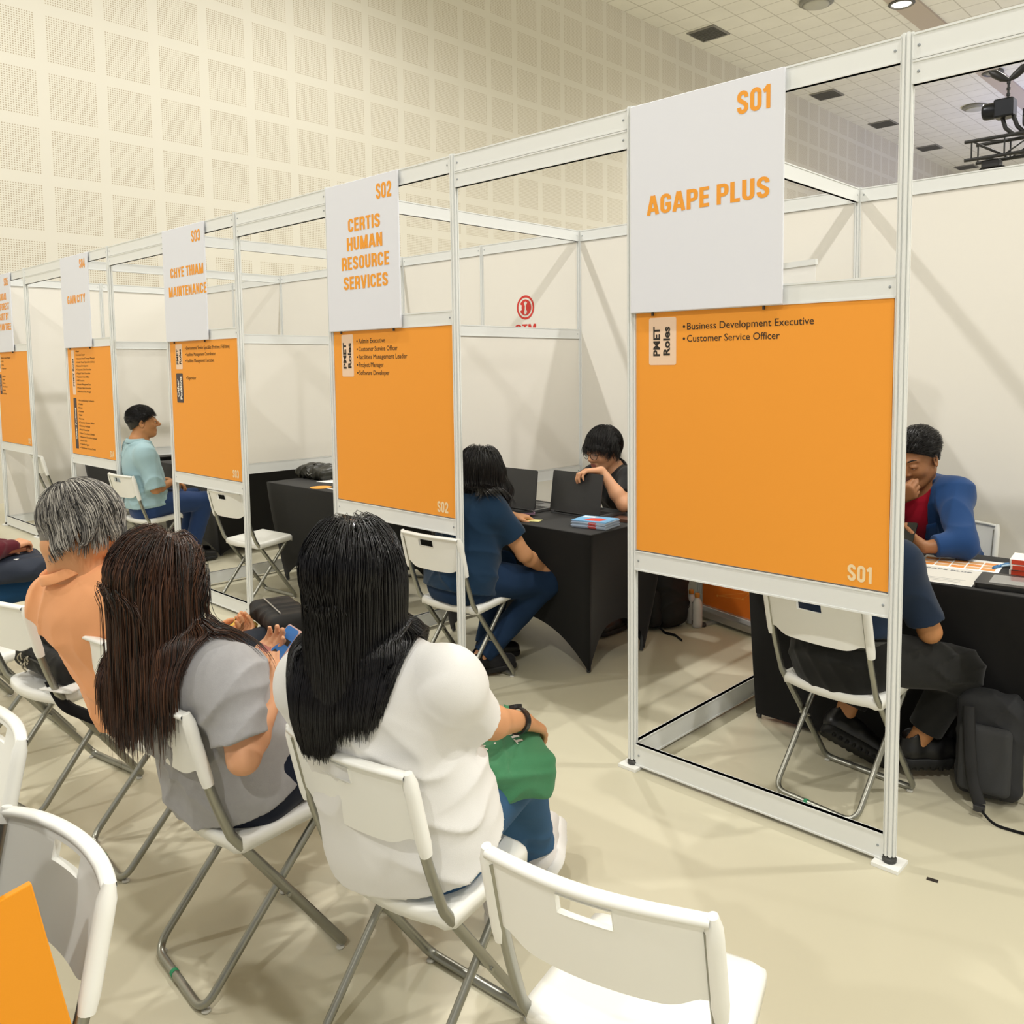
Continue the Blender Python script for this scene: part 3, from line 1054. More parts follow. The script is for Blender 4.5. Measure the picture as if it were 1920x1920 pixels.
class Shape:
    def __init__(self):
        self.p = []; self.clips = []; self.disp = None; self.infl = 0.0; self.smooth = 3
    def _add(self, fn, lo, hi, k, op=0):
        self.p.append((fn, np.minimum(lo, hi), np.maximum(lo, hi), k, op)); return self
    def loft(self, o, M, zs, rx, ry, cy, k=.03, p=2.3):
        o = np.asarray(o, float); zs = np.asarray(zs, float)
        zf = np.linspace(zs[0], zs[-1], 60)
        def sm(v):
            w = np.interp(zf, zs, v)
            for _ in range(6):
                w[1:-1] = .25 * w[:-2] + .5 * w[1:-1] + .25 * w[2:]
            return w
        RX, RY, CY = sm(rx), sm(ry), sm(cy)
        def fn(P):
            q = (P - o) @ M; z = q[:, 2]
            a = np.interp(z, zf, RX); b = np.interp(z, zf, RY); c = np.interp(z, zf, CY)
            x = np.abs(q[:, 0]) / a; y = np.abs(q[:, 1] - c) / b
            k0 = (x ** p + y ** p + 1e-9) ** (1 / p)
            d = (k0 - 1) * np.minimum(a, b) * (1 + .0 * x)
            # true-scale correction along the wide axis
            d = d * np.where(k0 > 0, (x / (x + y + 1e-6)) * (a / np.minimum(a, b)) * .5 + (1 - (x / (x + y + 1e-6)) * .5), 1)
            return np.maximum(d, np.maximum(zs[0] - z, z - zs[-1]))
        m = max(max(rx), max(ry)) + max(abs(v) for v in cy)
        c0 = np.array([[sx * m, sy * m, z] for sx in (-1, 1) for sy in (-1, 1) for z in (zs[0], zs[-1])]) @ M.T + o
        return self._add(fn, c0.min(0), c0.max(0), k, 0)
    def cone(self, a, b, ra, rb=None, k=.02, op=0, flat=False):
        a = np.asarray(a, float); b = np.asarray(b, float); rb = ra if rb is None else rb
        ab = b - a; L2 = ab @ ab + 1e-12
        def fn(P):
            q = P - a; t = np.clip(q @ ab / L2, 0, 1)
            d = np.linalg.norm(q - t[:, None] * ab, axis=1) - (ra + (rb - ra) * t)
            return np.maximum(d, (P - b) @ ab / math.sqrt(L2)) if flat else d
        r = max(ra, rb)
        return self._add(fn, np.minimum(a, b) - r, np.maximum(a, b) + r, k, op)
    def ell(self, c, r, M=None, k=.02, op=0):
        c = np.asarray(c, float); r = np.asarray(r, float); M = np.eye(3) if M is None else M
        def fn(P):
            q = (P - c) @ M
            k0 = np.linalg.norm(q / r, axis=1); k1 = np.linalg.norm(q / r ** 2, axis=1) + 1e-9
            return k0 * (k0 - 1) / k1
        e = np.sqrt(((M * r) ** 2).sum(1))
        return self._add(fn, c - e, c + e, k, op)
    def wedge(self, o, M, a, b, z0, y0, k=.006):
        """cut |x| < a + b z (b < 0 narrows upwards) where y > y0 and z > z0, in frame M at o"""
        o = np.asarray(o, float)
        def fn(P):
            q = (P - o) @ M
            return np.maximum(np.maximum(np.abs(q[:, 0]) - np.maximum(a + b * q[:, 2], .001), y0 - q[:, 1]), z0 - q[:, 2])
        return self._add(fn, o - .7, o + .7, k, 1)
    def box(self, c, h, M=None, rad=.01, k=.02, op=0):
        c = np.asarray(c, float); h = np.asarray(h, float); M = np.eye(3) if M is None else M
        def fn(P):
            q = np.abs((P - c) @ M) - (h - rad)
            return np.linalg.norm(np.maximum(q, 0), axis=1) + np.minimum(q.max(1), 0) - rad
        e = np.abs(M * h).sum(1)
        return self._add(fn, c - e, c + e, k, op)
    def chain(self, pts, rs, k=.02):
        for i in range(len(pts) - 1):
            self.cone(pts[i], pts[i + 1], rs[i], rs[i + 1], k)
        return self
    def clip(self, pt, n):
        """keep the side n points away from: removes dot(p-pt, n) > 0"""
        self.clips.append((np.asarray(pt, float), unit(n))); return self
    def ev(self, P, margin):
        d = np.full(len(P), 1.0)
        for fn, lo, hi, k, op in self.p:
            m = margin + k + abs(self.infl)
            ix = np.nonzero(np.all((P > lo - m) & (P < hi + m), axis=1))[0]
            if not len(ix): continue
            v = fn(P[ix]); o = d[ix]
            if op == 0:
                h = np.maximum(k - np.abs(o - v), 0) / k
                d[ix] = np.minimum(o, v) - h * h * k * .25
            else:
                v = -v; h = np.maximum(k - np.abs(o - v), 0) / k
                d[ix] = np.maximum(o, v) + h * h * k * .25
        d -= self.infl
        if self.disp is not None:
            ix = np.nonzero(np.abs(d) < margin + .03)[0]
            if len(ix): d[ix] += self.disp(P[ix])
        for pt, n in self.clips:
            d = np.maximum(d, (P - pt) @ n)
        return d
    def bounds(self):
        lo = np.min([p[1] for p in self.p if p[4] == 0], axis=0) - self.infl - .02
        hi = np.max([p[2] for p in self.p if p[4] == 0], axis=0) + self.infl + .02
        return lo, hi
    def mesh(self, h=.005):
        lo, hi = self.bounds()
        B = 4; H = h * B
        nb = np.ceil((hi - lo) / H).astype(int) + 1
        g = np.stack(np.meshgrid(*[np.arange(n) for n in nb], indexing='ij'), -1).reshape(-1, 3)
        dc = self.ev(lo + (g + .5) * H, H * 1.6)
        act = np.abs(dc) < H * 1.5
        nl = nb * B + 1
        D = np.full(nl, 1.0, np.float32)
        off = np.stack(np.meshgrid(*[np.arange(B + 1)] * 3, indexing='ij'), -1).reshape(-1, 3)
        inn = g[(~act) & (dc < 0)] * B
        for o in off:
            q = inn + o; D[q[:, 0], q[:, 1], q[:, 2]] = -1
        mask = np.zeros(nl, bool); ga = g[act] * B
        for o in off:
            q = ga + o; mask[q[:, 0], q[:, 1], q[:, 2]] = True
        ii = np.argwhere(mask)
        D[mask] = self.ev(lo + ii * h, h * 2.5).astype(np.float32)
        o4 = np.stack(np.meshgrid(*[np.arange(B)] * 3, indexing='ij'), -1).reshape(-1, 3)
        cells = (ga[:, None, :] + o4[None]).reshape(-1, 3)
        cor = np.array([(a, b, c) for a in (0, 1) for b in (0, 1) for c in (0, 1)])
        vals = np.stack([D[cells[:, 0] + c[0], cells[:, 1] + c[1], cells[:, 2] + c[2]] for c in cor], 1)
        s = vals < 0
        mix = s.any(1) & ~s.all(1)
        cells, vals, s = cells[mix], vals[mix], s[mix]
        key = (cells[:, 0] * nl[1] + cells[:, 1]) * nl[2] + cells[:, 2]
        od = np.argsort(key); cells, vals, s, key = cells[od], vals[od], s[od], key[od]
        acc = np.zeros((len(cells), 3)); cnt = np.zeros(len(cells))
        for i in range(8):
            for ax in range(3):
                if cor[i][ax]: continue
                j = i + (4, 2, 1)[ax]
                e = s[:, i] != s[:, j]
                t = vals[e, i] / (vals[e, i] - vals[e, j])
                p = cor[i] + np.zeros((e.sum(), 3)); p[:, ax] += t
                acc[e] += p; cnt[e] += 1
        V = lo + (cells + acc / cnt[:, None]) * h
        F = []
        strd = np.array([nl[1] * nl[2], nl[2], 1])
        for ax in range(3):
            j = (4, 2, 1)[ax]
            e = s[:, 0] != s[:, j]
            b, d = (ax + 1) % 3, (ax + 2) % 3
            k0 = key[e]
            ks = np.stack([k0, k0 - strd[b], k0 - strd[b] - strd[d], k0 - strd[d]], 1)
            idx = np.searchsorted(key, ks); idx = np.clip(idx, 0, len(key) - 1)
            ok = (key[idx] == ks).all(1)
            q = idx[ok]; fl = s[e][ok][:, 0]
            q[~fl] = q[~fl][:, ::-1]
            F.append(q)
        F = np.concatenate(F)
        if self.smooth: V = taubin(V, F, self.smooth)
        return V, F

def taubin(V, F, n=2):
    E = np.concatenate([F[:, [0, 1]], F[:, [1, 2]], F[:, [2, 3]], F[:, [3, 0]]])
    i = np.concatenate([E[:, 0], E[:, 1]]); j = np.concatenate([E[:, 1], E[:, 0]])
    cnt = np.maximum(np.bincount(i, minlength=len(V)), 1)[:, None]
    for _ in range(n):
        for lam in (.55, -.50):
            A = np.stack([np.bincount(i, V[j, k], len(V)) for k in range(3)], 1) / cnt
            V = V + lam * (A - V)
    return V

def np_mesh(name, V, F, mats, parent=None, mi=None, smooth=True):
    me = bpy.data.meshes.new(name)
    k = F.shape[1]
    me.vertices.add(len(V)); me.vertices.foreach_set('co', np.asarray(V, np.float32).ravel())
    me.loops.add(F.size); me.loops.foreach_set('vertex_index', F.astype(np.int32).ravel())
    me.polygons.add(len(F)); me.polygons.foreach_set('loop_start', (np.arange(len(F)) * k).astype(np.int32))
    me.polygons.foreach_set('loop_total', np.full(len(F), k, np.int32))
    me.polygons.foreach_set('use_smooth', np.full(len(F), smooth))
    for m in (mats if isinstance(mats, (list, tuple)) else [mats]):
        me.materials.append(m)
    if mi is not None:
        me.polygons.foreach_set('material_index', np.asarray(mi, np.int32))
    me.update(); me.validate()
    o = bpy.data.objects.new(name, me); COL.objects.link(o)
    if parent is not None: o.parent = parent
    return o

def join_np(parts):
    """[(V, F, matindex or array)] -> V, F, mi"""
    Vs, Fs, Ms = [], [], []; o = 0
    for V, F, m in parts:
        Vs.append(V); Fs.append(F + o); o += len(V)
        Ms.append(np.full(len(F), m) if np.isscalar(m) else m)
    return np.concatenate(Vs), np.concatenate(Fs), np.concatenate(Ms)

def ball(c, r, n=14):
    """quad sphere-ish (uv) as V,F quads"""
    u = np.linspace(0, 2 * PI, n + 1)[:-1]; v = np.linspace(.02, PI - .02, n // 2 + 1)
    V = np.array([[np.cos(a) * np.sin(b), np.sin(a) * np.sin(b), np.cos(b)] for b in v for a in u]) * r + np.asarray(c)
    F = np.array([[j * n + i, j * n + (i + 1) % n, (j + 1) * n + (i + 1) % n, (j + 1) * n + i] for j in range(len(v) - 1) for i in range(n)])
    return V, F[:, ::-1]

def tubes_np(paths, rad, seg=3):
    """paths (N, K, 3) -> many thin tubes"""
    N, K, _ = paths.shape
    T = np.gradient(paths, axis=1); T /= np.linalg.norm(T, axis=2, keepdims=True) + 1e-9
    up = np.where(np.abs(T[..., 2:3]) < .9, np.array([0, 0, 1.0]), np.array([1.0, 0, 0]))
    U = np.cross(T, up); U /= np.linalg.norm(U, axis=2, keepdims=True) + 1e-9
    W = np.cross(T, U)
    rad = np.broadcast_to(rad, (N, K))[..., None]
    ring = [paths + (U * math.cos(2 * PI * j / seg) + W * math.sin(2 * PI * j / seg)) * rad for j in range(seg)]
    V = np.stack(ring, 2).reshape(-1, 3)
    n, i, j = np.meshgrid(np.arange(N), np.arange(K - 1), np.arange(seg), indexing='ij')
    b = (n * K + i) * seg; b2 = b + seg; j2 = (j + 1) % seg
    F = np.stack([b + j, b + j2, b2 + j2, b2 + j], -1).reshape(-1, 4)
    return V, F

def folds(ctr, M, amp, seed=0, sc=1.0):
    sc = sc * .72
    rs = np.random.RandomState(seed); ph = rs.rand(12) * 6.28
    def ridge(v): return (1 - np.abs(np.sin(v))) ** 1.6
    def f(P):
        q = ((P - ctr) @ M) / sc
        x, y, z = q[:, 0], q[:, 1], q[:, 2]
        w1 = 1.1 * np.sin(9 * x + 5 * z + ph[0]) + .6 * np.sin(17 * y + ph[1])
        w2 = 1.0 * np.sin(8 * z - 6 * x + ph[2]) + .7 * np.sin(15 * x + ph[3])
        a = ridge(15 * z + 9 * x + w1 + ph[4])
        b = ridge(13 * z - 12 * x + w2 + ph[5])
        c = ridge(24 * x + 5 * z + 1.2 * np.sin(11 * z + ph[6]) + ph[7])
        ma = np.clip(.5 + .8 * np.sin(7 * x + 6 * z + 5 * y + ph[8]), 0, 1)
        mb = np.clip(.5 + .8 * np.sin(6 * x - 9 * z - 4 * y + ph[9]), 0, 1)
        mc = np.clip(.3 + .8 * np.sin(8 * z + 7 * y + ph[10]), 0, 1)
        return -amp * (a * ma + b * mb * .9 + c * mc * .5 - .35)
    return f

# ------------------------------------------------------------------ people
def skin(name, c, lip=None):
    m = mat('skin_' + name, c, 0.48, noise=(35, .07), spec=.4)
    b = m.node_tree.nodes['Principled BSDF']
    b.inputs['Subsurface Weight'].default_value = .08
    b.inputs['Subsurface Radius'].default_value = (.01, .004, .002)
    return m
m_eyew = mat('eye_white', '#e9e4dc', .25)
m_iris = mat('eye_iris', '#20140d', .15)

def cloth(name, c, rough=.85, weave=700, bump=.25, noise=None):
    return mat('cloth_' + name, c, rough, noise=noise or (9, .06), bump=(weave, bump, .0012), spec=.2, sheen=.12)

class Person:
    """joints are given in the chair's frame (x right, y the way the chair faces, z up)"""
    def __init__(self, label, base, deg, J, skin_m, s=1.0, w=1.0, name='person', group=None, head=(0, 0, 0), female=False, lid=0.0):
        self.root = thing(name, label, 'person', (base[0], base[1], 0), R(deg), group)
        self.J = {k: np.asarray(v, float) for k, v in J.items()}
        self.lid = lid; self.skin = skin_m; self.s = s; self.w = w; self.female = female
        j = self.J
        self.up = unit(j['neck'] - j['pel'])
        r = j['shR'] - j['shL']; r = r - self.up * (r @ self.up); self.rt = unit(r)
        self.fw = np.cross(self.up, self.rt)
        self.T = frame(self.rt, self.fw, self.up)
        self.HM = rotm(*head)                      # head frame: pitch (rx), roll (ry), yaw (rz)
        self.hc = j['head']
    def H(self, x, y, z):
        return self.hc + self.HM @ (V3(x, y, z) * self.s)
    def tp(self, x, y, z):
        """torso frame: z in metres above the pelvis along the spine"""
        return self.J['pel'] + self.T @ V3(x, y, z)
    # --- base shapes
    def head_shape(self, S, nose=1.0):
        s = self.s; H = self.H; M = self.HM
        S.ell(H(0, -.018, .035), V3(.075, .092, .085) * s, M, .02)
        S.ell(H(0, .026, -.03), V3(.061, .066, .085) * s, M, .03)
        S.ell(H(0, .056, -.092), V3(.030, .028, .022) * s, M, .03)
        for e in (-1, 1):
            S.cone(H(e * .052, .0, -.055), H(e * .022, .056, -.094), .018 * s, .016 * s, .03)
            S.ell(H(e * .036, .058, -.03), V3(.024, .024, .022) * s, M, .025)
            S.cone(H(e * .044, .071, .024), H(e * .012, .084, .022), .009 * s, .009 * s, .015)
            S.ell(H(e * .032, .100, .001), V3(.017, .016, .012) * s, M, .012, op=1)
            S.ell(H(e * .0315, .077, .002), V3(.0165, .0145, .0125) * s, M, .006)
            S.ell(H(e * .0315, .0815, .0075 - self.lid), V3(.0170, .0140, .0090) * s, M, .004)
            S.ell(H(e * .012, .097, -.034), V3(.0085, .0095, .007) * s, M, .008)
            S.ell(H(e * .078, -.008, -.006), V3(.009, .019, .032) * s, M @ rotm(8, 0, e * -22), .008)
            S.ell(H(e * .084, .0, -.004), V3(.005, .010, .018) * s, M @ rotm(8, 0, e * -22), .006, op=1)
        S.cone(H(0, .086, .012), H(0, .108 * nose, -.026), .0085 * s, .0125 * s, .012)
        S.cone(H(-.020, .083, -.060), H(.020, .083, -.060), .0075 * s, .0075 * s, .006)
        S.cone(H(-.017, .083, -.071), H(.017, .083, -.071), .008 * s, .008 * s, .006)
        S.cone(H(-.022, .099, -.0655), H(.022, .099, -.0655), .0025 * s, .0025 * s, .004, op=1)
        return S
    def neck_shape(self, S, r=.054):
        S.cone(self.H(0, -.022, -.06), self.J['neck'] + self.up * .0, r * self.s, (r + .006) * self.s, .03)
        S.cone(self.J['neck'], self.tp(0, 0, np.linalg.norm(self.J['neck'] - self.J['pel']) - .10), (r + .01), .10, .04)
    def torso_shape(self, S, k=.035, g=0.0, breast=None, low=-.08, straight=0.0, flare=0.0):
        j = self.J; w = self.w; L = np.linalg.norm(j['neck'] - j['pel'])
        T = self.T; fem = self.female
        t = np.array([low / L, 0, .2, .42, .64, .80, .90, .97])
        rx = np.array([.150, .172, .158 if not fem else .152, .148 if not fem else .142, .160, .158, .125, .075]) * w
        ry = np.array([.115, .125, .115, .108, .112, .100, .080, .060]) * (.35 + .65 * w)
        if straight:
            m = rx[4] * (1 - straight) + rx * straight
            rx[:4] = rx[:4] * (1 - straight) + rx[4] * 1.03 * straight
            ry[:4] = ry[:4] * (1 - straight) + ry[4] * 1.08 * straight
        rx[:3] += flare * V3(1, 1, .6); ry[:3] += flare * V3(1, 1, .6); rx[3] += flare * .3; ry[3] += flare * .3
        cy = np.array([.0, .0, .01, .012, .0, -.005, -.005, 0.0])
        S.loft(j['pel'], T, t * L, rx + g, ry + g, cy, k)
        mid = (j['shL'] + j['shR']) / 2
        for e in ('shL', 'shR'):
            S.cone(j[e] - self.up * .010, j['neck'] - self.up * .036, .044 + g, .052 + g, .045)
            S.cone(j[e] - self.up * .03, mid - self.up * .12, .05 + g, .085 + g, .045)
        if self.female if breast is None else breast:
            for e in (-1, 1):
                S.ell(self.tp(e * .07, .075 * w, L * .60), V3(.06 + g * .6, .05 + g * .6, .06 + g * .6), T, .05)
        return S
    def arm_shape(self, S, side, g=0.0, upper=True, lower=True, k=.02):
        j = self.J; s = self.s; sh, el, wr = (j[n + side] for n in ('sh', 'el', 'wr'))
        m = .9 + .1 * self.w
        if upper:
            S.cone(sh, sh * .45 + el * .55, .05 * s * m + g, .044 * s * m + g, k)
            S.cone(sh * .45 + el * .55, el, .044 * s * m + g, .037 * s * m + g, k)
        if lower:
            S.cone(el, el * .68 + wr * .32, .037 * s * m + g, .038 * s * m + g, k)
            S.cone(el * .68 + wr * .32, wr, .038 * s * m + g, .024 * s + g, k)
        return S
    def leg_shape(self, S, side, g=0.0, k=.03, shin=True, thick=1.0):
        j = self.J; s = self.s * thick; h, kn, an = (j[n + side] for n in ('hip', 'kn', 'an'))
        S.cone(h, kn, .086 * s * self.w + g, .056 * s + g, k)
        if shin:
            m = kn * .68 + an * .32
            S.cone(kn, m, .055 * s + g, .052 * s + g, k)
            S.cone(m, an, .052 * s + g, .034 * s + g, k)
        return S
    def hand_shape(self, S, side, f, n, thumb, curl=(25, 35, 25), tcurl=.4, spread=.0, s=None, tdir=None, curls=None):
        """f finger direction, n the way the palm faces, thumb: direction of the thumb side"""
        s = self.s if s is None else s
        w = self.J['wr' + side]
        f = unit(f); n = unit(n - f * (np.dot(n, f))); t = unit(np.cross(n, f)); t = t if t @ np.asarray(thumb) > 0 else -t
        offs = (.027, .009, -.009, -.026); fwd = (.085, .089, .084, .075)
        lens = ((.040, .024, .020), (.044, .027, .021), (.040, .025, .020), (.031, .019, .018))
        tips = []
        for i in range(4):
            b = w + (f * fwd[i] + t * offs[i]) * s
            S.cone(w + t * offs[i] * .5 * s + f * .008 * s, b, .0155 * s, .0115 * s, .014)
            d = unit(f + t * spread * (1.5 - i) * .35)
            p = b; ang = 0; rr = (.0098, .0088, .008, .0068) if i < 3 else (.0085, .0077, .007, .006)
            cc = curls[i] if curls else curl
            for q in range(3):
                ang += R(cc[q])
                d2 = d * math.cos(ang) + n * math.sin(ang)
                p2 = p + d2 * lens[i][q] * s
                S.cone(p, p2, rr[q] * s, rr[q + 1] * s, .004)
                p = p2
            tips.append(p)
        b = w + (f * .022 + t * .022 + n * .006) * s
        td = unit(tdir) if tdir is not None else unit(f * .75 + t * .65 + n * .25)
        p1 = b + td * .042 * s
        td2 = unit(td + (f * .3 - t * .35 + n * .2) * tcurl * 2); p2 = p1 + td2 * .030 * s
        td3 = unit(td2 + (f * .2 - t * .4 + n * .15) * tcurl); p3 = p2 + td3 * .024 * s
        S.cone(w + f * .01 * s, b, .014 * s, .0145 * s, .014); S.cone(b, p1, .0145 * s, .0108 * s, .012); S.cone(p1, p2, .0105 * s, .0095 * s, .004); S.cone(p2, p3, .0095 * s, .0072 * s, .004)
        return tips, p3
    def feet_shape(self, S, side, t):
        a = self.J['an' + side]; t = unit(V3(t[0], t[1], 0))
        g = V3(a[0], a[1], a[2] - .06)
        S.cone(a, g + t * .03, .036, .034, .02); S.cone(g - t * .03, g + t * .13, .030, .026, .02)
    def body(self, hands=None, h=.0055, feet=((0, 1), (0, 1)), nose=1.0, eyes=True, lips=None, brows=None, head=True):
        S = Shape()
        if head: self.head_shape(S, nose)
        self.neck_shape(S)
        self.torso_shape(S)
        for sd in 'LR':
            self.arm_shape(S, sd); self.leg_shape(S, sd)
        for sd, ft in zip('LR', feet):
            if ft: self.feet_shape(S, sd, ft)
        for sd, kw in (hands or {}).items():
            self.hand_shape(S, sd, **kw)
        self.bodyS = S
        V, F = S.mesh(h)
        c = V[F].mean(1); mi = np.zeros(len(F), int)
        mats = [self.skin, m_eyew, m_iris]
        q = (c - self.hc) @ self.HM / self.s
        if lips:
            mats.append(lips)
            L = (np.abs(q[:, 0]) < .023 - .6 * np.abs(q[:, 2] + .0655)) & (np.abs(q[:, 2] + .0655) < .0085) & (q[:, 1] > .078)
            mi[L] = 3
        if brows:
            for e_ in (-1, 1):
                b = MB(); pts = []
                for t in np.linspace(0, 1, 9):
                    x = .014 + .036 * t; z = .0235 + .0065 * math.sin(t * 2.3)
                    P0 = self.H(e_ * x, .14, z)[None]
                    for _ in range(25):
                        P0 = P0 - (self.HM @ V3(0, 1, 0)) * np.clip(S.ev(P0, .2), -.02, .02)
                    pts.append(tuple(P0[0] - self.HM @ V3(0, .0006, 0)))
                b.tube(pts, [.0022, .003, .0033, .0033, .0031, .0028, .0024, .0018, .0008], 6, r2=.0016, up=(0, 0, 1))
                b.build('eyebrow', brows, self.root)
        parts = [(V, F, mi)]
        if eyes:
            for e in (-1, 1):
                Vb, Fb = ball(self.H(e * .0315, .0795, .001), .0133 * self.s); parts.append((Vb, Fb, 1))
                Vb, Fb = ball(self.H(e * .0315, .0885, -.001), .0062 * self.s, 12); parts.append((Vb, Fb, 2))
        V, F, mi = join_np(parts)
        o = np_mesh('body', V, F, mats, self.root, mi)
        return o
    def part(self, name, S, m, h=.006, parent=None):
        V, F = S.mesh(h)
        return np_mesh(name, V, F, m, parent or self.root)
    # --- clothing
    def tee(self, m, g=.014, sleeve=.62, hem=None, fold=.005, seed=1, h=.006, name='t_shirt', sleeve_g=.016, hem_n=None, neck_drop=.0, long=False, k=.05, hem_flare=0.0):
        j = self.J; S = Shape(); self.torso_shape(S, .035, g, low=-.16, straight=.55, flare=.012 + hem_flare)
        L = np.linalg.norm(j['neck'] - j['pel'])

        for sd in 'LR':
            sh, el, wr = (j[n + sd] for n in ('sh', 'el', 'wr'))
            m_ = .9 + .1 * self.w
            if long:
                self.arm_shape(S, sd, g * .8, k=.035)
            else:
                e = sh + (el - sh) * min(sleeve, 1.0)
                ax = unit(el - sh)
                S.cone(sh - ax * .01, e, .052 * self.s * m_ + g * .8, .046 * self.s * m_ + sleeve_g, .035, flat=True)
                if sleeve > 1:
                    S.cone(el, el + (wr - el) * (sleeve - 1), .040 * self.s * m_ + sleeve_g * .8, .038 * self.s * m_ + sleeve_g * .8, .03, flat=True)
        hm = j['pel'] + self.up * (-.06 if hem is None else hem)
        S.clip(hm, -self.up if hem_n is None else hem_n)
        S.cone(j['neck'] + self.up * (.02 - neck_drop) + self.fw * .01, j['neck'] + self.up * .16 + self.fw * .0, .058 * self.s, .075, .012, op=1)
        S.disp = folds(j['pel'], self.T, fold, seed)
        self.shirtS = S
        return self.part(name, S, m, h)
    def trousers(self, m, g=.012, cut=.0, fold=.003, seed=2, h=.007, name='trousers', waist=.10, thick=1.0, cutL=None):
        j = self.J; S = Shape()
        w = self.w; fy = .35 + .65 * w
        S.loft(j['pel'], self.T, [-.125, -.09, .0, .08, .16], np.array([.130, .160, .172, .165, .152]) * w + g * .5, np.array([.10, .118, .125, .12, .112]) * fy + g * .5, [.0, .0, .0, .005, .01], .05)
        for sd in 'LR':
            hp, kn, an = (j[n + sd] for n in ('hip', 'kn', 'an'))
            S.cone(hp, kn, .088 * self.s * self.w * thick + g, .060 * self.s + g, .04)
            e = kn + (an - kn) * (1 - cut)
            S.cone(kn, e, .058 * self.s + g, .046 * self.s + g, .03, flat=True)
        S.clip(self.tp(0, 0, waist), self.up)
        S.disp = folds(j['pel'], self.T, fold, seed, .8)
        return self.part(name, S, m, h)
    def shoe(self, side, t, upper, sole, sole_h=.028, length=.27, wid=.047, pitch=0.0, name='shoe', chunky=False, h=.004, roll=0.0):
        a = self.J['an' + side]; t = unit(V3(t[0], t[1], 0)); r = np.cross(t, V3(0, 0, 1))
        z0 = a[2] - .085
        M = frame(r, t, V3(0, 0, 1)) @ rotm(pitch, roll, 0)
        O = a - M @ V3(0, .055, .085)
        f = lambda x, y, z: O + M @ V3(x, y, z)
        S = Shape()
        S.cone(f(0, .035, sole_h + .03), f(0, .035, sole_h + .075), wid * .80, wid * .72, .02)
        S.cone(f(0, .03, sole_h + .022), f(0, length * .42, sole_h + .024), wid * .85, wid * .95, .02)
        S.cone(f(0, length * .42, sole_h + .024), f(0, length - .045, sole_h + .010), wid * .92, wid * .80, .02)
        S.cone(f(0, .05, sole_h + .07), f(0, length * .55, sole_h + .03), wid * .62, wid * .5, .025)
        S.clip(f(0, 0, sole_h * .8), -M[:, 2])
        S.cone(f(0, .03, sole_h + .085), f(0, .03, sole_h + .2), wid * .62, wid * .9, .006, op=1)
        o = self.part(name, S, upper, h)
        # sole
        P = Shape()
        P.cone(f(0, .035, sole_h * .5), f(0, length * .45, sole_h * .5), wid * .93, wid * .98, .01)
        P.cone(f(0, length * .45, sole_h * .5), f(0, length - .045, sole_h * .5), wid * .98, wid * .88, .01)
        P.clip(f(0, 0, .001), -M[:, 2]); P.clip(f(0, 0, sole_h), M[:, 2])
        if chunky:
            for q in np.linspace(.03, length - .03, 9):
                for e in (-1, 1):
                    P.box(f(e * wid, q, .004), V3(.016, .006, .012), M, .002, .003, op=1)
        self.part('sole', P, sole, h, o)
        return o
    # --- hair
    def cap(self, t=.008, hairline=((.078, .062), (-.085, -.085)), S0=None, extra=None, h=.004, side_cut=None):
        s = self.s
        S = Shape(); H = self.H; M = self.HM
        S.ell(H(0, -.018, .035), V3(.075 + t, .092 + t, .085 + t) * s, M, .02)
        S.ell(H(0, -.040, -.03), V3(.058 + t * .4, .050 + t * .4, .06) * s, M, .03)
        (y1, z1), (y2, z2) = hairline
        n = V3(0, -(z1 - z2), (y1 - y2)); n = n / np.linalg.norm(n)
        S.clip(H(0, y1, z1), -(M @ n))
        if extra: extra(S)
        return S

def strands_on(S, roots, dirs, steps, ds, off, grav, rs, jit=.15, stiff=.55, wave=None, cling=0.0, cling_steps=99):
    """grow many strands over the implicit surface S. off: (N,) clearances; grav: fn(P, i)->(N,3) target direction"""
    P = roots.copy(); D = dirs.copy(); out = [P.copy()]
    N = len(P); jv = rs.normal(0, 1, (N, 3)) * jit
    for i in range(steps):
        g = grav(P, i) + jv * (.3 if i else .6)
        if wave is not None: g = g + wave(P, i)
        D = D * stiff + g * (1 - stiff)
        D /= np.linalg.norm(D, axis=1, keepdims=True) + 1e-9
        P = P + D * (ds if np.isscalar(ds) else ds[:, None])
        d = S.ev(P, .06)
        e = .004
        G = np.stack([S.ev(P + V3(e, 0, 0), .06) - d, S.ev(P + V3(0, e, 0), .06) - d, S.ev(P + V3(0, 0, e), .06) - d], 1)
        G /= np.linalg.norm(G, axis=1, keepdims=True) + 1e-9
        push = np.maximum(off - d, 0); push = np.minimum(push, .03)
        P = P + G * push[:, None]
        if cling and i < cling_steps:
            pull = np.clip(d - off, 0, .02) * cling
            P = P - G * pull[:, None]
            dn = (D * G).sum(1)
            D = D - G * (np.maximum(dn, 0) * .9)[:, None]
        out.append(P.copy())
    return np.stack(out, 1)

def scalp_roots(person, n, rs, hairline, t=.004):
    """random points on the scalp ellipsoid with outward normals, in the parent's frame"""
    u = rs.normal(size=(n * 4, 3)); u /= np.linalg.norm(u, axis=1, keepdims=True)
    r = V3(.075 + t, .092 + t, .085 + t)
    q = u * r + V3(0, -.018, .035)
    (y1, z1), (y2, z2) = hairline
    ok = (q[:, 1] - y1) * -(z1 - z2) + (q[:, 2] - z1) * (y1 - y2) > 0
    q = q[ok][:n]; nn = (u / r)[ok][:n]; nn /= np.linalg.norm(nn, axis=1, keepdims=True)
    return person.hc + (q * person.s) @ person.HM.T, nn @ person.HM.T, q

def hair_mat(name, c, rough=.35, c2=None):
    m = mat('hair_' + name, c, rough, spec=.5)
    return m

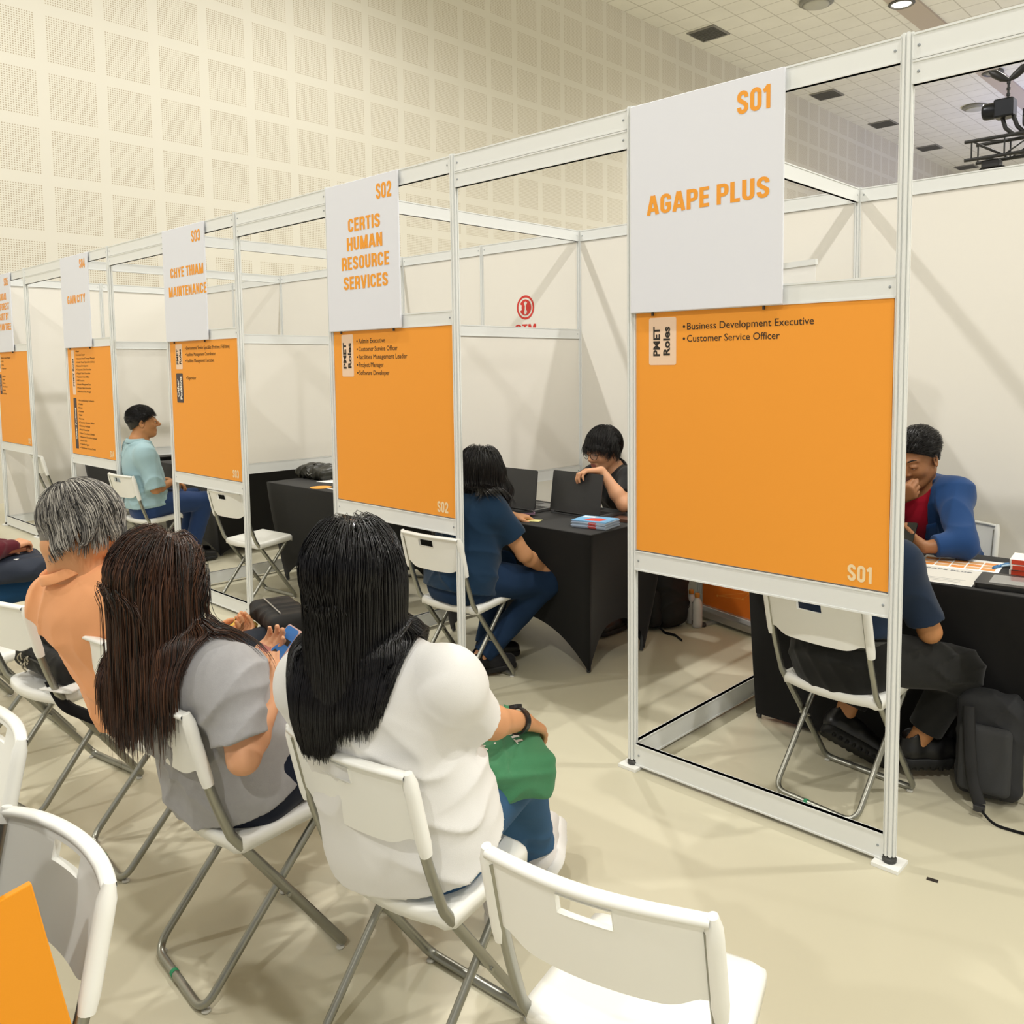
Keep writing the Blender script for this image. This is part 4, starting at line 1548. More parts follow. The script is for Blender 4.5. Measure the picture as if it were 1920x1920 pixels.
def glasses(p, m, w=.026, lens_m=None, round_=True, parent=None):
    a = MB()
    pts = []
    for e in (-1, 1):
        ring = []
        for i in range(28):
            q = 2 * PI * i / 28
            cx, cz = math.cos(q), math.sin(q)
            if not round_:
                cx = np.sign(cx) * abs(cx) ** .6; cz = np.sign(cz) * abs(cz) ** .7
            ring.append(tuple(p.H(e * .034 + w * cx, .111 - .010 * abs(e * .034 + w * cx) / .06, -.004 + w * .88 * cz)))
        a.tube(ring, .0017, 6, closed=True)
        a.tube([tuple(p.H(e * (.034 + w), .104, .004)), tuple(p.H(e * .076, .075, .006)), tuple(p.H(e * .082, .0, .010)), tuple(p.H(e * .080, -.025, -.004))], .0017, 6)
    a.tube([tuple(p.H(-.008, .111, .0)), tuple(p.H(0, .115, .003)), tuple(p.H(.008, .111, .0))], .0016, 6)
    o = a.build('glasses', m, parent or p.root)
    if lens_m:
        b = MB()
        for e in (-1, 1):
            vs = [tuple(p.H(e * .034, .1045, -.004))] + [tuple(p.H(e * .034 + w * .96 * math.cos(2 * PI * i / 24), .110 - .010 * abs(e * .034 + w * math.cos(2 * PI * i / 24)) / .06, -.004 + w * .85 * math.sin(2 * PI * i / 24))) for i in range(24)]
            b.add(vs, [(0, 1 + i, 1 + (i + 1) % 24) for i in range(24)])
        b.build('lens', lens_m, o)
    return o
# ------------------------------------------------------------------ the people
def glass_mat(name):
    m = bpy.data.materials.new(name); m.use_nodes = True
    nt = m.node_tree; b = nt.nodes['Principled BSDF']
    b.inputs['Base Color'].default_value = (1, 1, 1, 1); b.inputs['Roughness'].default_value = .02
    b.inputs['Alpha'].default_value = .12
    return m
m_lens = glass_mat('spectacle_lens')
m_frame = mat('spectacle_black', '#17151a', .3)
sk_fair = skin('fair', '#dca37c'); sk_tan = skin('tan', '#bf8657'); sk_warm = skin('warm', '#d39a6f'); sk_brown = skin('brown', '#9c6a45')
m_lip = mat('lips_rose', '#b0685c', .45); m_lipb = mat('lips_brown', '#8d5546', .45)
m_brow = mat('brow_black', '#1d1613', .8)
m_denim = mat('denim_blue', '#3d6288', .85, noise=(14, .18), bump=(900, .3, .001), spec=.2)
m_denimd = mat('denim_dark', '#1d3350', .85, noise=(14, .18), bump=(900, .3, .001), spec=.2)
m_black_fab = cloth('black', '#121214'); m_shoe_black = mat('shoe_black', '#131314', .35)
m_sole_black = mat('sole_black', '#0e0e0f', .6); m_shoe_white = cloth('sneaker', '#e9e6e4', .7, 500, .3); m_sole_white = mat('sole_white', '#f1f0ee', .5)
hair_black = hair_mat('black', '#0b0a0d', .27); hair_dark = hair_mat('dark', '#15110f', .34)
hair_brown = hair_mat('brown', '#3b2418', .34); hair_brown2 = hair_mat('brown_light', '#5c3b28', .36)
hair_g1 = hair_mat('grey_light', '#b3aea4', .45); hair_g2 = hair_mat('grey_mid', '#6f6b66', .45); hair_g3 = hair_mat('grey_dark', '#2b2927', .45)

def long_hair(p, mats, n, length, seed, body_shapes, part=(.0, .03), spread=.0, fwd_bias=0.0, layers=.03, rad=.0011, tipvar=.03, front=None, wave=None, probs=None, lift=0.0, cut=None, steps=22, cap_t=.010, hairline=((.07, .066), (-.06, -.09)), stiff=.5, jit=.05, cling=.25, cling_steps=5, gather=0.0):
    rs = np.random.RandomState(seed)
    roots, nrm, q = scalp_roots(p, n, rs, hairline)
    n = len(roots)
    S = Shape(); p.head_shape(S)
    for b in body_shapes: b(S)
    off = .004 + layers * rs.rand(n) ** 1.3
    side = np.sign(q[:, 0] - part[0]); side[side == 0] = 1
    # combed from the parting to the sides and the back
    y = q[:, 1]
    wf = np.clip((y + .035) / .06, 0, 1)                  # 1 = in front of the crown: combed to the sides
    rad_ = np.stack([q[:, 0], q[:, 1] + .035, 0 * y], 1); rad_ /= np.linalg.norm(rad_, axis=1, keepdims=True) + 1e-6
    fr = np.stack([side * .75, np.full(n, -.35), 0 * y], 1)
    dn = np.clip((.105 - q[:, 2]) / .07, 0, 1.5)[:, None]
    d0 = fr * wf[:, None] + rad_ * (1 - wf)[:, None] + V3(0, 0, -1.0) * dn
    d0 = d0 @ p.HM.T
    d0 = d0 - nrm * (d0 * nrm).sum(1, keepdims=True) * .95
    d0 /= np.linalg.norm(d0, axis=1, keepdims=True) + 1e-6
    L = length * (1 - .25 * rs.rand(n) ** 3) + tipvar * rs.normal(size=n) * .3
    # strands starting higher travel further over the skull
    L = L + .0
    down = V3(0, 0, -1.0)
    def grav(P, i):
        g = np.tile(down, (len(P), 1))
        if i < 4:
            g = g * (.35 + .12 * i) + d0 * (.8 - .15 * i)
        if gather:
            hv = P - p.hc; hv[:, 2] = 0; r = np.linalg.norm(hv, axis=1, keepdims=True)
            g = g - hv / (r + 1e-6) * np.clip((r - gather) * 9, 0, .8) * (i > 6)
        if fwd_bias: g = g + p.fw * fwd_bias
        return g
    if cut is not None:                     # cut level: stop all strands at one height (blunt ends)
        zc = cut(roots, q, rs)
        L = np.maximum(.05, (roots[:, 2] - zc) * 1.0 + .06)
    ds = L / steps
    paths = strands_on(S, roots, d0 / np.linalg.norm(d0, axis=1, keepdims=True), steps, ds, off, grav, rs, jit, stiff=stiff, wave=wave, cling=cling, cling_steps=cling_steps)
    if cut is not None:                     # trim to the level by re-sampling along the strand
        z = paths[:, :, 2]
        for i in range(n):
            k = np.argmax(z[i] < zc[i])
            if k > 1:
                t = np.linspace(0, k, steps + 1); i0 = np.minimum(t.astype(int), steps - 1); fr = (t - i0)[:, None]
                paths[i] = paths[i, i0] * (1 - fr) + paths[i, i0 + 1] * fr
    taper = np.concatenate([np.linspace(1, 1, steps - 3), np.linspace(1, .35, 4)])
    V, F = tubes_np(paths, rad * (0.7 + .6 * rs.rand(n))[:, None] * taper[None], 3)
    pick = rs.choice(len(mats), n, p=probs)
    fm = np.repeat(pick, (steps) * 3)
    C = p.cap(cap_t, hairline)
    Vc, Fc = C.mesh(.005)
    V, F, mi = join_np([(V, F, fm), (Vc, Fc, 0)])
    return np_mesh('hair', V, F, mats, p.root, mi), paths

def short_hair(p, mats, n, seed, length=.045, hairline=((.082, .060), (-.085, -.075)), t=.012, off=(.006, .02), flow=None, probs=None, rad=.0012, jit=.25, steps=6, extra=None, lift=.5, fade=False, cling=.6):
    rs = np.random.RandomState(seed)
    roots, nrm, q = scalp_roots(p, n, rs, hairline, .003)
    n = len(roots)
    S = Shape(); p.head_shape(S)
    f = flow(q) @ p.HM.T
    def grav(P, i): return f
    o = off[0] + (off[1] - off[0]) * rs.rand(n)
    L = length * (.6 + .6 * rs.rand(n))
    if fade:
        L = L * np.clip((q[:, 2] + .03) / .09, .15, 1); o = o * np.clip((q[:, 2] + .03) / .09, .2, 1)
    d0 = f + nrm * lift
    paths = strands_on(S, roots, d0, steps, L / steps, o, grav, rs, jit, stiff=.45, cling=cling)
    taper = np.linspace(1, .5, steps + 1)
    V, F = tubes_np(paths, rad * (0.7 + .6 * rs.rand(n))[:, None] * taper[None], 3)
    fm = np.repeat(rs.choice(len(mats), n, p=probs), steps * 3)
    Vc, Fc = p.cap(t, hairline, extra=extra).mesh(.005)
    V, F, mi = join_np([(V, F, fm), (Vc, Fc, len(mats) - 1)])
    return np_mesh('hair', V, F, mats, p.root, mi)

def collar(p, m, r=.066, h=.034, tilt=.0, open_=40, back=.0, thick=.004):
    """turned-down polo or shirt collar around the neck"""
    a = MB(); n = 36
    c = p.J['neck']; T = p.T
    vs = []
    prof = [(0.0, -.004), (.006, .022), (.013, .012), (.021, -.014)]
    for i in range(n + 1):
        q = R(90 + open_ / 2) + R(360 - open_) * i / n
        e = abs(i / n - .5) * 2
        for (dr, dz) in prof:
            rr = r + dr
            pt = c + T @ V3(rr * math.cos(q), rr * 1.0 * math.sin(q) - .008, dz + .012 * (1 - e) - .03 * max(0, e - .75) * (2 if dr > .015 else 1) * 1.2 + back)
            vs.append(tuple(pt))
    k = len(prof); fs = []
    for i in range(n):
        for j in range(k - 1):
            fs.append((i * k + j, i * k + j + 1, (i + 1) * k + j + 1, (i + 1) * k + j))
    a.add(vs, fs, smooth=True)
    o = a.build('collar', m, p.root)
    s = o.modifiers.new('solid', 'SOLIDIFY'); s.thickness = thick; s.offset = 0
    subsurf(o, 1)
    return o


def J(**k): return k
# ---------- woman in the white t-shirt
W = Person('woman with straight black hair and white t-shirt seen from behind, green bag on her lap', (-.55, -1.411), 4.3,
    J(pel=(0, -.03, .535), neck=(-.01, -.155, .985), head=(-.01, -.166, 1.126), shR=(.172, -.075, .922), shL=(-.140, -.195, .890),
         elR=(.125, .065, .765), elL=(-.20, .0, .68), wrR=(.09, .262, .695), wrL=(-.06, .20, .665),
         hipL=(-.09, .0, .535), hipR=(.095, -.01, .535), knL=(-.12, .40, .50), knR=(-.015, .38, .49), anL=(-.12, .42, .095), anR=(-.145, .59, .135)),
    sk_warm, .95, 1.05, head=(-12, 0, 22), female=True)
W.body(dict(R=dict(f=V3(-.15, .8, -.45), n=V3(-.2, -.5, -.85), thumb=V3(-1, 0, 0), curl=(20, 25, 20)),
            L=dict(f=V3(.5, .7, -.3), n=V3(0, -.3, -1), thumb=V3(1, 0, 0))), h=.005, feet=((0, 1), None), eyes=False)
m_tee_w = cloth('white_tee', '#e6e5e3', .85, 600, .2, noise=(6, .02))
W.tee(m_tee_w, g=.020, sleeve=.86, hem=-.036, hem_n=-(W.up * .93 - W.fw * .18), fold=.011, seed=3, h=.005, sleeve_g=.022, hem_flare=.006)
W.trousers(m_denim, g=.012, fold=.007, h=.006, waist=.04)
W.shoe('R', (-.57, .82), m_shoe_white, m_sole_white, .034, .275, .050, roll=-48)
W.shoe('L', (.0, 1), m_shoe_white, m_sole_white, .034, .265, .048)
def over(p, g=.016):
    def f(S):
        p.torso_shape(S, .035, g, straight=.5)
        for sd in 'LR':
            S.cone(p.J['sh' + sd], p.J['el' + sd], .05 + g, .05 + g, .03)
    return f
W_hair, W_paths = long_hair(W, [hair_black], 12000, .42, 11, [over(W)], part=(-.01, 0), layers=.026, rad=.0008, jit=.014,
    cut=lambda r, q, rs: .805 + .06 * np.clip((q[:, 0] + .02) / .075, -.25, 1) + .006 * rs.normal(size=len(r)), cling_steps=6, gather=.108)
# watch
m_watch = mat('watch_black', '#17181b', .35)
def band(p, side, t, m, name, r=.031, w=.009, face=True):
    el, wr = p.J['el' + side], p.J['wr' + side]
    c = el + (wr - el) * t; ax = unit(wr - el); u = unit(np.cross(ax, V3(0, 0, 1))); v = np.cross(u, ax)
    a = MB()
    ring = [c + (u * math.cos(q) + v * math.sin(q)) * r for q in np.linspace(0, 2 * PI, 33)[:-1]]
    vs = []; fs = []
    for q in ring:
        d = unit(q - c)
        for (o, s) in ((0, -w), (0, w), (.004, w), (.004, -w)):
            vs.append(tuple(q + d * o + ax * s))
    for i in range(32):
        for k in range(4):
            fs.append((i * 4 + k, i * 4 + (k + 1) % 4, ((i + 1) % 32) * 4 + (k + 1) % 4, ((i + 1) % 32) * 4 + k))
    a.add(vs, fs, smooth=False)
    if face:
        q = unit(-u * .35 + v * .9) if face is True else unit(face)
        M = Matrix([[*np.cross(ax, q), 0], [*ax, 0], [*q, 0], [0, 0, 0, 1]]).transposed(); M.translation = Vector(c + q * (r + .001))
        a.prism(rrect(.022, .036, .006), 0, .009, M=M)
    return a.build(name, m, p.root)
band(W, 'R', .88, m_watch, 'smart_watch', .0285)

# ---------- woman in the grey t-shirt
G = Person('woman with long brown hair and glasses in a grey t-shirt, looking at her phone', (-1.136, -1.542), -4.2,
    J(pel=(.02, -.03, .52), neck=(.01, -.185, .905), head=(.0, -.196, 1.045), shR=(.178, -.108, .838), shL=(-.155, -.205, .775),
         elR=(.255, -.105, .655), elL=(-.22, -.05, .62), wrR=(.125, .030, .722), wrL=(-.03, .030, .765),
         hipL=(-.08, .0, .535), hipR=(.10, .0, .535), knL=(-.1, .40, .50), knR=(.11, .40, .50), anL=(-.1, .40, .09), anR=(.1, .40, .09)),
    sk_fair, .95, 1.0, head=(-30, 0, -2), female=True)
G.body(dict(R=dict(f=V3(-.25, .45, .75), n=V3(-.85, .15, .0), thumb=V3(0, -.6, .3), curl=(35, 45, 30), tdir=V3(-.45, .15, .75), tcurl=.25),
            L=dict(f=V3(.45, .6, .62), n=V3(.35, -.75, .5), thumb=V3(1, -.1, .2), curl=(16, 22, 18), tdir=V3(.7, -.1, .45), spread=.15)), h=.0045, lips=m_lip, brows=m_brow)
m_tee_g = cloth('grey_tee', '#a9a8aa', .9, 500, .3, noise=(60, .14))
G.tee(m_tee_g, g=.020, sleeve=.80, hem=-.045, fold=.011, seed=8, h=.005, sleeve_g=.026)
G.trousers(cloth('navy_skirt', '#121a2e'), g=.016, cut=.35, fold=.003, h=.007, name='shorts', waist=.04)
G.shoe('R', (0, 1), m_shoe_black, m_sole_black); G.shoe('L', (0, 1), m_shoe_black, m_sole_black)
G_hair, G_paths = long_hair(G, [hair_brown, hair_brown2, hair_dark], 9000, .46, 21, [over(G)], part=(.005, 0), layers=.030, rad=.0009, probs=[.6, .2, .2], tipvar=.10,
    cut=lambda r, q, rs: np.where(q[:, 0] > .045, .80, .715) + .03 * rs.normal(size=len(r)), hairline=((.074, .06), (-.06, -.09)), cling_steps=6)
glasses(G, m_frame, .027, m_lens)

# ---------- man in the peach polo
P = Person('grey-haired man in a peach polo shirt holding a phone in a yellow case', (-1.841, -1.461), -3.5,
    J(pel=(0, -.03, .53), neck=(-.03, -.225, .945), head=(.0, -.213, 1.084), shR=(.155, -.12, .895), shL=(-.175, -.25, .848),
         elR=(.21, .03, .70), elL=(-.20, .0, .69), wrR=(.085, .215, .625), wrL=(-.065, .175, .635),
         hipL=(-.09, .0, .53), hipR=(.09, .0, .53), knL=(-.1, .42, .51), knR=(.09, .42, .61), anL=(-.1, .40, .09), anR=(-.20, .50, .34)),
    sk_warm, 1.06, 1.10, head=(-34, -14, -8))
P.body(dict(R=dict(f=V3(-.55, .75, .2), n=V3(-.3, -.35, .85), thumb=V3(-.3, -.6, .6), curl=(30, 40, 30)),
            L=dict(f=V3(.65, .7, .1), n=V3(.3, -.3, .85), thumb=V3(.3, .5, .7), curl=(30, 40, 25), tdir=V3(.6, .55, .55))), h=.0055, eyes=False)
m_peach = cloth('peach_polo', '#f0aa78', .85, 500, .25, noise=(7, .05))
P.tee(m_peach, g=.022, sleeve=.85, hem=-.05, fold=.010, seed=5, h=.006, name='polo_shirt', sleeve_g=.022)
collar(P, m_peach, .070, open_=30, back=.020)
P.trousers(mat('denim_black', '#1b2330', .85, noise=(14, .15), bump=(900, .3, .001)), g=.014, h=.007)
P.shoe('L', (0, 1), m_shoe_black, m_sole_black); P.shoe('R', (-.8, .5), m_shoe_black, m_sole_black)
def whorl(q):
    c = V3(-.012, -.085, .085)
    d = q - c; d[:, 2] *= .6
    n = d / (np.linalg.norm(d, axis=1, keepdims=True) + 1e-6)
    f = n.copy()
    f[:, 2] -= .55 * np.clip((.09 - q[:, 2]) / .1, 0, 1)
    f[:, 0] += .35 * np.where(q[:, 1] > -.05, 1, 0) * (1 - np.clip(np.abs(q[:, 0]) / .08, 0, 1))
    return f
short_hair(P, [hair_g1, hair_g3, hair_g2], 8000, 31, .075, ((.082, .058), (-.085, -.098)), .005, (.008, .026), whorl, probs=[.42, .25, .33], rad=.0013, jit=.12, steps=8, lift=.2)
glasses(P, mat('spectacle_silver', '#b9bcc2', .25, .8), .025, m_lens)

# ---------- man in the light blue shirt, booth S04
def fwd_flow(q):
    f = np.stack([q[:, 0] * 2.0, np.full(len(q), .6), -.6 * np.clip((.075 - q[:, 2]) / .06, 0, 1.6) + .1], 1)
    return f / np.linalg.norm(f, axis=1, keepdims=True)
B4 = Person('man in light blue shirt with rolled sleeves in profile at booth S04', (-5.86, .16), 4.0,
    J(pel=(0, -.02, .54), neck=(.0, -.065, 1.015), head=(.0, -.022, 1.165), shR=(.175, -.105, .94), shL=(-.165, -.03, .965),
      elR=(.225, -.055, .665), elL=(-.19, .03, .71), wrR=(.10, .13, .685), wrL=(-.06, .19, .68),
      hipL=(-.09, .0, .53), hipR=(.09, .0, .53), knL=(-.1, .42, .51), knR=(.09, .41, .50), anL=(-.12, .36, .095), anR=(.05, .30, .095)),
    sk_tan, 1.02, 1.0, head=(4, 0, -27), lid=.001)
B4.body(dict(R=dict(f=V3(-.5, .75, -.2), n=V3(-.2, -.3, -.9), thumb=V3(-.8, -.2, .4)), L=dict(f=V3(.5, .7, -.2), n=V3(0, -.2, -1), thumb=V3(1, 0, .2))), h=.005, lips=m_lipb, brows=m_brow, nose=1.06)
m_chambray = cloth('light_blue_shirt', '#a6c5cd', .85, 700, .3, noise=(11, .08))
B4.tee(m_chambray, g=.020, sleeve=1.0, hem=-.02, fold=.010, seed=12, h=.0055, name='shirt', sleeve_g=.026)
collar(B4, m_chambray, .064, open_=60, back=.01)
B4.trousers(cloth('blue_chinos', '#2b4371'), g=.014, h=.007)
B4.shoe('L', (0, 1), m_shoe_black, m_sole_black); B4.shoe('R', (.2, 1), m_shoe_black, m_sole_black)
short_hair(B4, [hair_dark], 5000, 41, .034, ((.083, .060), (-.085, -.05)), .008, (.004, .020), fwd_flow, rad=.0010, jit=.45, lift=.7, cling=.3, fade=True)

# ---------- woman in navy, booth S02
S2 = Person('woman with long dark hair in a navy top at booth S02', (-2.199, .182), 3.8,
    J(pel=(0, -.01, .53), neck=(.01, .085, .935), head=(.01, .145, 1.035), shR=(.165, .06, .878), shL=(-.145, .165, .835),
      elR=(.235, .205, .635), elL=(-.18, .33, .70), wrR=(.195, .39, .525), wrL=(-.03, .42, .77),
      hipL=(-.09, .0, .53), hipR=(.09, .0, .53), knL=(-.1, .42, .50), knR=(.195, .42, .435), anL=(-.08, .25, .095), anR=(.03, .10, .10)),
    sk_warm, .97, 1.12, head=(-14, 0, 4), female=True)
S2.body(dict(R=dict(f=V3(.1, .75, -.55), n=V3(-.25, -.5, -.8), thumb=V3(-1, .2, 0), curl=(12, 25, 25)), L=dict(f=V3(.4, .8, -.1), n=V3(0, 0, -1), thumb=V3(1, 0, 0))), h=.0055, feet=((.3, 1), (.45, .9)))
S2.tee(cloth('navy_tee', '#153049', .85, 600, .25), g=.022, sleeve=.62, hem=-.06, fold=.009, seed=15, h=.006, sleeve_g=.030)
S2.trousers(m_denimd, g=.014, h=.007, cut=.02, waist=.14)
S2.shoe('R', (.45, .9), cloth('shoe_charcoal', '#19191b', .7), m_sole_black, .03, .25); S2.shoe('L', (.3, 1), m_shoe_black, m_sole_black)
long_hair(S2, [hair_dark], 6000, .40, 51, [over(S2)], layers=.034, rad=.0011, tipvar=.12, jit=.10,
    cut=lambda r, q, rs: .745 + .04 * rs.normal(size=len(r)) + .10 * (q[:, 1] > .0), cling_steps=6,
    wave=lambda Pp, i: np.stack([.55 * np.sin(38 * Pp[:, 2] + 9 * Pp[:, 0]) * (i > 8), .45 * np.cos(33 * Pp[:, 2] + 20 * Pp[:, 1]) * (i > 8), 0 * Pp[:, 2]], 1))

# ---------- man with glasses, booth S02
def mop(q):
    f = np.stack([q[:, 0] * 7.0, .75 + 0 * q[:, 0], -.55 - .5 * (q[:, 1] > .04)], 1)
    f[:, 1] = np.where(q[:, 1] < -.05, -.4, f[:, 1])
    return f / np.linalg.norm(f, axis=1, keepdims=True)
M2 = Person('man with round glasses and black polo resting his hand on a laptop lid', (-2.2, 1.68), 180.0,
    J(pel=(.03, -.06, .54), neck=(-.03, .31, .945), head=(-.008, .385, 1.075), shL=(-.225, .40, .925), shR=(.145, .27, .90),
      elL=(-.335, .61, .815), elR=(.30, .43, .80), wrL=(-.205, .640, .992), wrR=(.15, .57, .79),
      hipL=(-.09, .0, .53), hipR=(.09, .0, .53), knL=(-.1, .42, .50), knR=(.1, .42, .50), anL=(-.1, .34, .095), anR=(.1, .34, .095)),
    sk_fair, 1.02, 1.0, head=(-13, 0, -8), lid=.004)
M2.body(dict(L=dict(f=V3(.62, .74, .02), n=V3(.05, .2, -1), thumb=V3(.5, -1, .0), curl=(26, 46, 32), tdir=V3(.6, -.5, -.45)),
             R=dict(f=V3(-.6, .7, 0), n=V3(0, 0, -1), thumb=V3(-1, 0, 0))), h=.0045, lips=m_lip, brows=m_brow)
m_polo_b = cloth('black_polo', '#131417', .85, 600, .25)
M2.tee(m_polo_b, g=.018, sleeve=.78, hem=-.04, fold=.008, seed=19, h=.006, name='polo_shirt')
collar(M2, m_polo_b, .062, open_=70, back=.008)
M2.trousers(m_black_fab, g=.014, h=.008)
M2.shoe('L', (0, 1), m_shoe_black, m_sole_black); M2.shoe('R', (0, 1), m_shoe_black, m_sole_black)
short_hair(M2, [hair_dark], 7000, 61, .062, ((.080, .062), (-.085, -.06)), .012, (.008, .028), mop, rad=.0012, jit=.16, lift=.25, steps=8)
glasses(M2, mat('spectacle_brown', '#3a2721', .3), .0235, m_lens)
band(M2, 'L', 1.0, mat('ring_gold', '#d9b45f', .25, 1.0), 'ring', .004, .002, False).location = (.062, .028, -.012)

# ---------- man in the blue blazer, booth S01
def crop_flow(q):
    f = np.stack([q[:, 0] * 3.0 + .15, -.5 + 0 * q[:, 0], -.4 * np.clip((.07 - q[:, 2]) / .05, 0, 2)], 1)
    return f / np.linalg.norm(f, axis=1, keepdims=True)
B1 = Person('man in a blue blazer over a red polo, fist at his chin, at booth S01', (-.42, 1.66), 180.0,
    J(pel=(.0, -.06, .54), neck=(.0, .255, 1.0), head=(-.013, .325, 1.142), shL=(-.165, .295, .99), shR=(.165, .275, .985),
      elL=(-.262, .50, .815), elR=(.12, .54, .805), wrL=(-.15, .605, .80), wrR=(.035, .435, .962),
      hipL=(-.09, .0, .53), hipR=(.09, .0, .53), knL=(-.12, .42, .50), knR=(.12, .42, .50), anL=(-.12, .36, .095), anR=(.12, .36, .095)),
    sk_brown, 1.03, 1.1, head=(-22, 0, -14), lid=.006)
B1.body(dict(R=dict(f=V3(-.75, .15, .5), n=V3(.1, -.85, .3), thumb=V3(.3, 0, 1), curl=(75, 85, 60), tdir=V3(-.5, -.2, .5), tcurl=.2),
             L=dict(f=V3(.85, -.1, .12), n=V3(.1, -.5, .6), thumb=V3(0, -.3, .9), curl=(40, 50, 40), tdir=V3(.7, -.2, .6))), h=.0045, lips=m_lipb, brows=m_brow, nose=1.05)
m_redpolo = cloth('red_polo', '#b0122c', .8, 600, .2)
B1.tee(m_redpolo, g=.012, sleeve=.25, sleeve_g=.0, hem=-.02, fold=.003, seed=22, h=.006, name='polo_shirt')
collar(B1, m_redpolo, .062, open_=60, back=.016)
m_blazer = cloth('blue_blazer', '#1d4173', .8, 500, .25)
def blazer(p, m):
    S = Shape(); p.torso_shape(S, .035, .030, breast=False, straight=.6)
    L = np.linalg.norm(p.J['neck'] - p.J['pel'])
    for e in ('shL', 'shR'):
        S.cone(p.J[e] + p.up * .004, p.J['neck'] - p.up * .05, .062, .07, .03)
    for sd in 'LR':
        j = p.J; sh, el, wr = j['sh' + sd], j['el' + sd], j['wr' + sd]
        S.cone(sh, el, .070, .060, .03); S.cone(el, el + (wr - el) * .78, .060, .050, .03, flat=True)
    S.wedge(p.J['pel'], p.T, -.012, .165, .05, .015)
    S.cone(p.J['neck'] + p.up * .015, p.J['neck'] + p.up * .15, .068, .08, .012, op=1)
    S.clip(p.tp(0, 0, -.06), -p.up)
    S.disp = folds(p.J['pel'], p.T, .011, 33)
    return p.part('blazer', S, m, .0055)
blazer(B1, m_blazer)
# lapels
def lapel(p, S, e, m):
    a = MB(); n = 16; vs = []; fs = []
    for i in range(n + 1):
        t = i / n; z = .47 - .37 * t
        x0 = max(-.012 + .165 * z, .004); wd = (.052 * math.sin(PI * min(1, .25 + t * .75)) + .006) if t < .30 else .062 * (1 - t) + .006
        for k in range(5):
            x = x0 + wd * k / 4
            P0 = p.tp(e * x, .32, z + .010 * k / 4)[None]
            for _ in range(40):
                P0 = P0 - p.fw * np.clip(S.ev(P0, .35), -.02, .03)
            vs.append(tuple(P0[0] + p.fw * .004))
    for i in range(n):
        for k in range(4):
            fs.append((i * 5 + k, i * 5 + k + 1, (i + 1) * 5 + k + 1, (i + 1) * 5 + k))
    a.add(vs, fs, smooth=True)
    o = a.build('lapel', m, p.root); s_ = o.modifiers.new('solid', 'SOLIDIFY'); s_.thickness = .005; s_.offset = 0
    return o
LS = Shape(); B1.torso_shape(LS, .035, .030, breast=False, straight=.6)
for e_ in ('shL', 'shR'):
    LS.cone(B1.J[e_] + B1.up * .004, B1.J['neck'] - B1.up * .05, .062, .07, .03)
for e_ in (-1, 1):
    lapel(B1, LS, e_, m_blazer)
B1.trousers(m_black_fab, g=.014, h=.008)
B1.shoe('L', (0, 1), m_shoe_black, m_sole_black); B1.shoe('R', (0, 1), m_shoe_black, m_sole_black)
short_hair(B1, [hair_dark], 5000, 71, .05, ((.080, .066), (-.085, -.05)), .010, (.006, .024), crop_flow, rad=.0012, jit=.3, lift=.5, cling=.4, fade=True)

# ---------- person in black trousers, booth S01
T1 = Person('person in navy polo and black trousers seen below and beside the S01 poster', (-.308, .354), -6.7,
    J(pel=(0, -.02, .53), neck=(.0, .03, .965), head=(.0, .085, 1.10), shR=(.172, .06, .880), shL=(-.16, .06, .90),
      elR=(.228, .175, .615), elL=(-.2, .25, .70), wrR=(.07, .32, .755), wrL=(-.06, .36, .77),
      hipL=(-.09, .0, .53), hipR=(.10, .0, .53), knL=(-.10, .38, .47), knR=(.25, .375, .435), anL=(-.13, .22, .16), anR=(.13, .30, .13)),
    sk_tan, 1.02, 1.0, head=(-20, 0, 0))
T1.body(dict(R=dict(f=V3(-.5, .7, .2), n=V3(-.3, 0, -1), thumb=V3(-1, 0, 0)), L=dict(f=V3(.5, .7, 0), n=V3(0, 0, -1), thumb=V3(1, 0, 0))), h=.0055, feet=(None, (.62, .78)))
T1.tee(cloth('navy_polo', '#1b2a40', .85, 600, .25), g=.018, sleeve=.80, hem=.088, fold=.008, seed=25, h=.006, name='polo_shirt', sleeve_g=.018)
T1.trousers(cloth('black_trousers', '#191917', .9, 500, .3), g=.018, fold=.009, h=.006, waist=.10, cut=.20)
a = MB()
ring = []
for i in range(48):
    q = 2 * PI * i / 48
    ring.append((math.cos(q), math.sin(q)))
vs = []; fs = []
for (c, s) in ring:
    for (o, z) in ((.0, .045), (.004, .047), (.004, .078), (.0, .08)):
        vs.append(tuple(T1.tp(c * (.177 + o), s * (.140 + o), z)))
for i in range(48):
    for k in range(4):
        j = (i + 1) % 48
        fs.append((i * 4 + k, i * 4 + (k + 1) % 4, j * 4 + (k + 1) % 4, j * 4 + k))
a.add(vs, fs, smooth=True); a.build('belt', mat('belt_charcoal', '#33332f', .6, bump=(300, .4, .001)), T1.root)
T1.shoe('R', (.62, .78), m_shoe_black, m_sole_black, .045, .29, .050, chunky=True)
T1.shoe('L', (.55, .8), m_shoe_black, m_sole_black, .04, .28, .050, chunky=True, pitch=-32, roll=-30)
short_hair(T1, [hair_dark], 2500, 81, .05, ((.080, .066), (-.085, -.06)), .010, (.006, .022), crop_flow, rad=.0014, jit=.3)

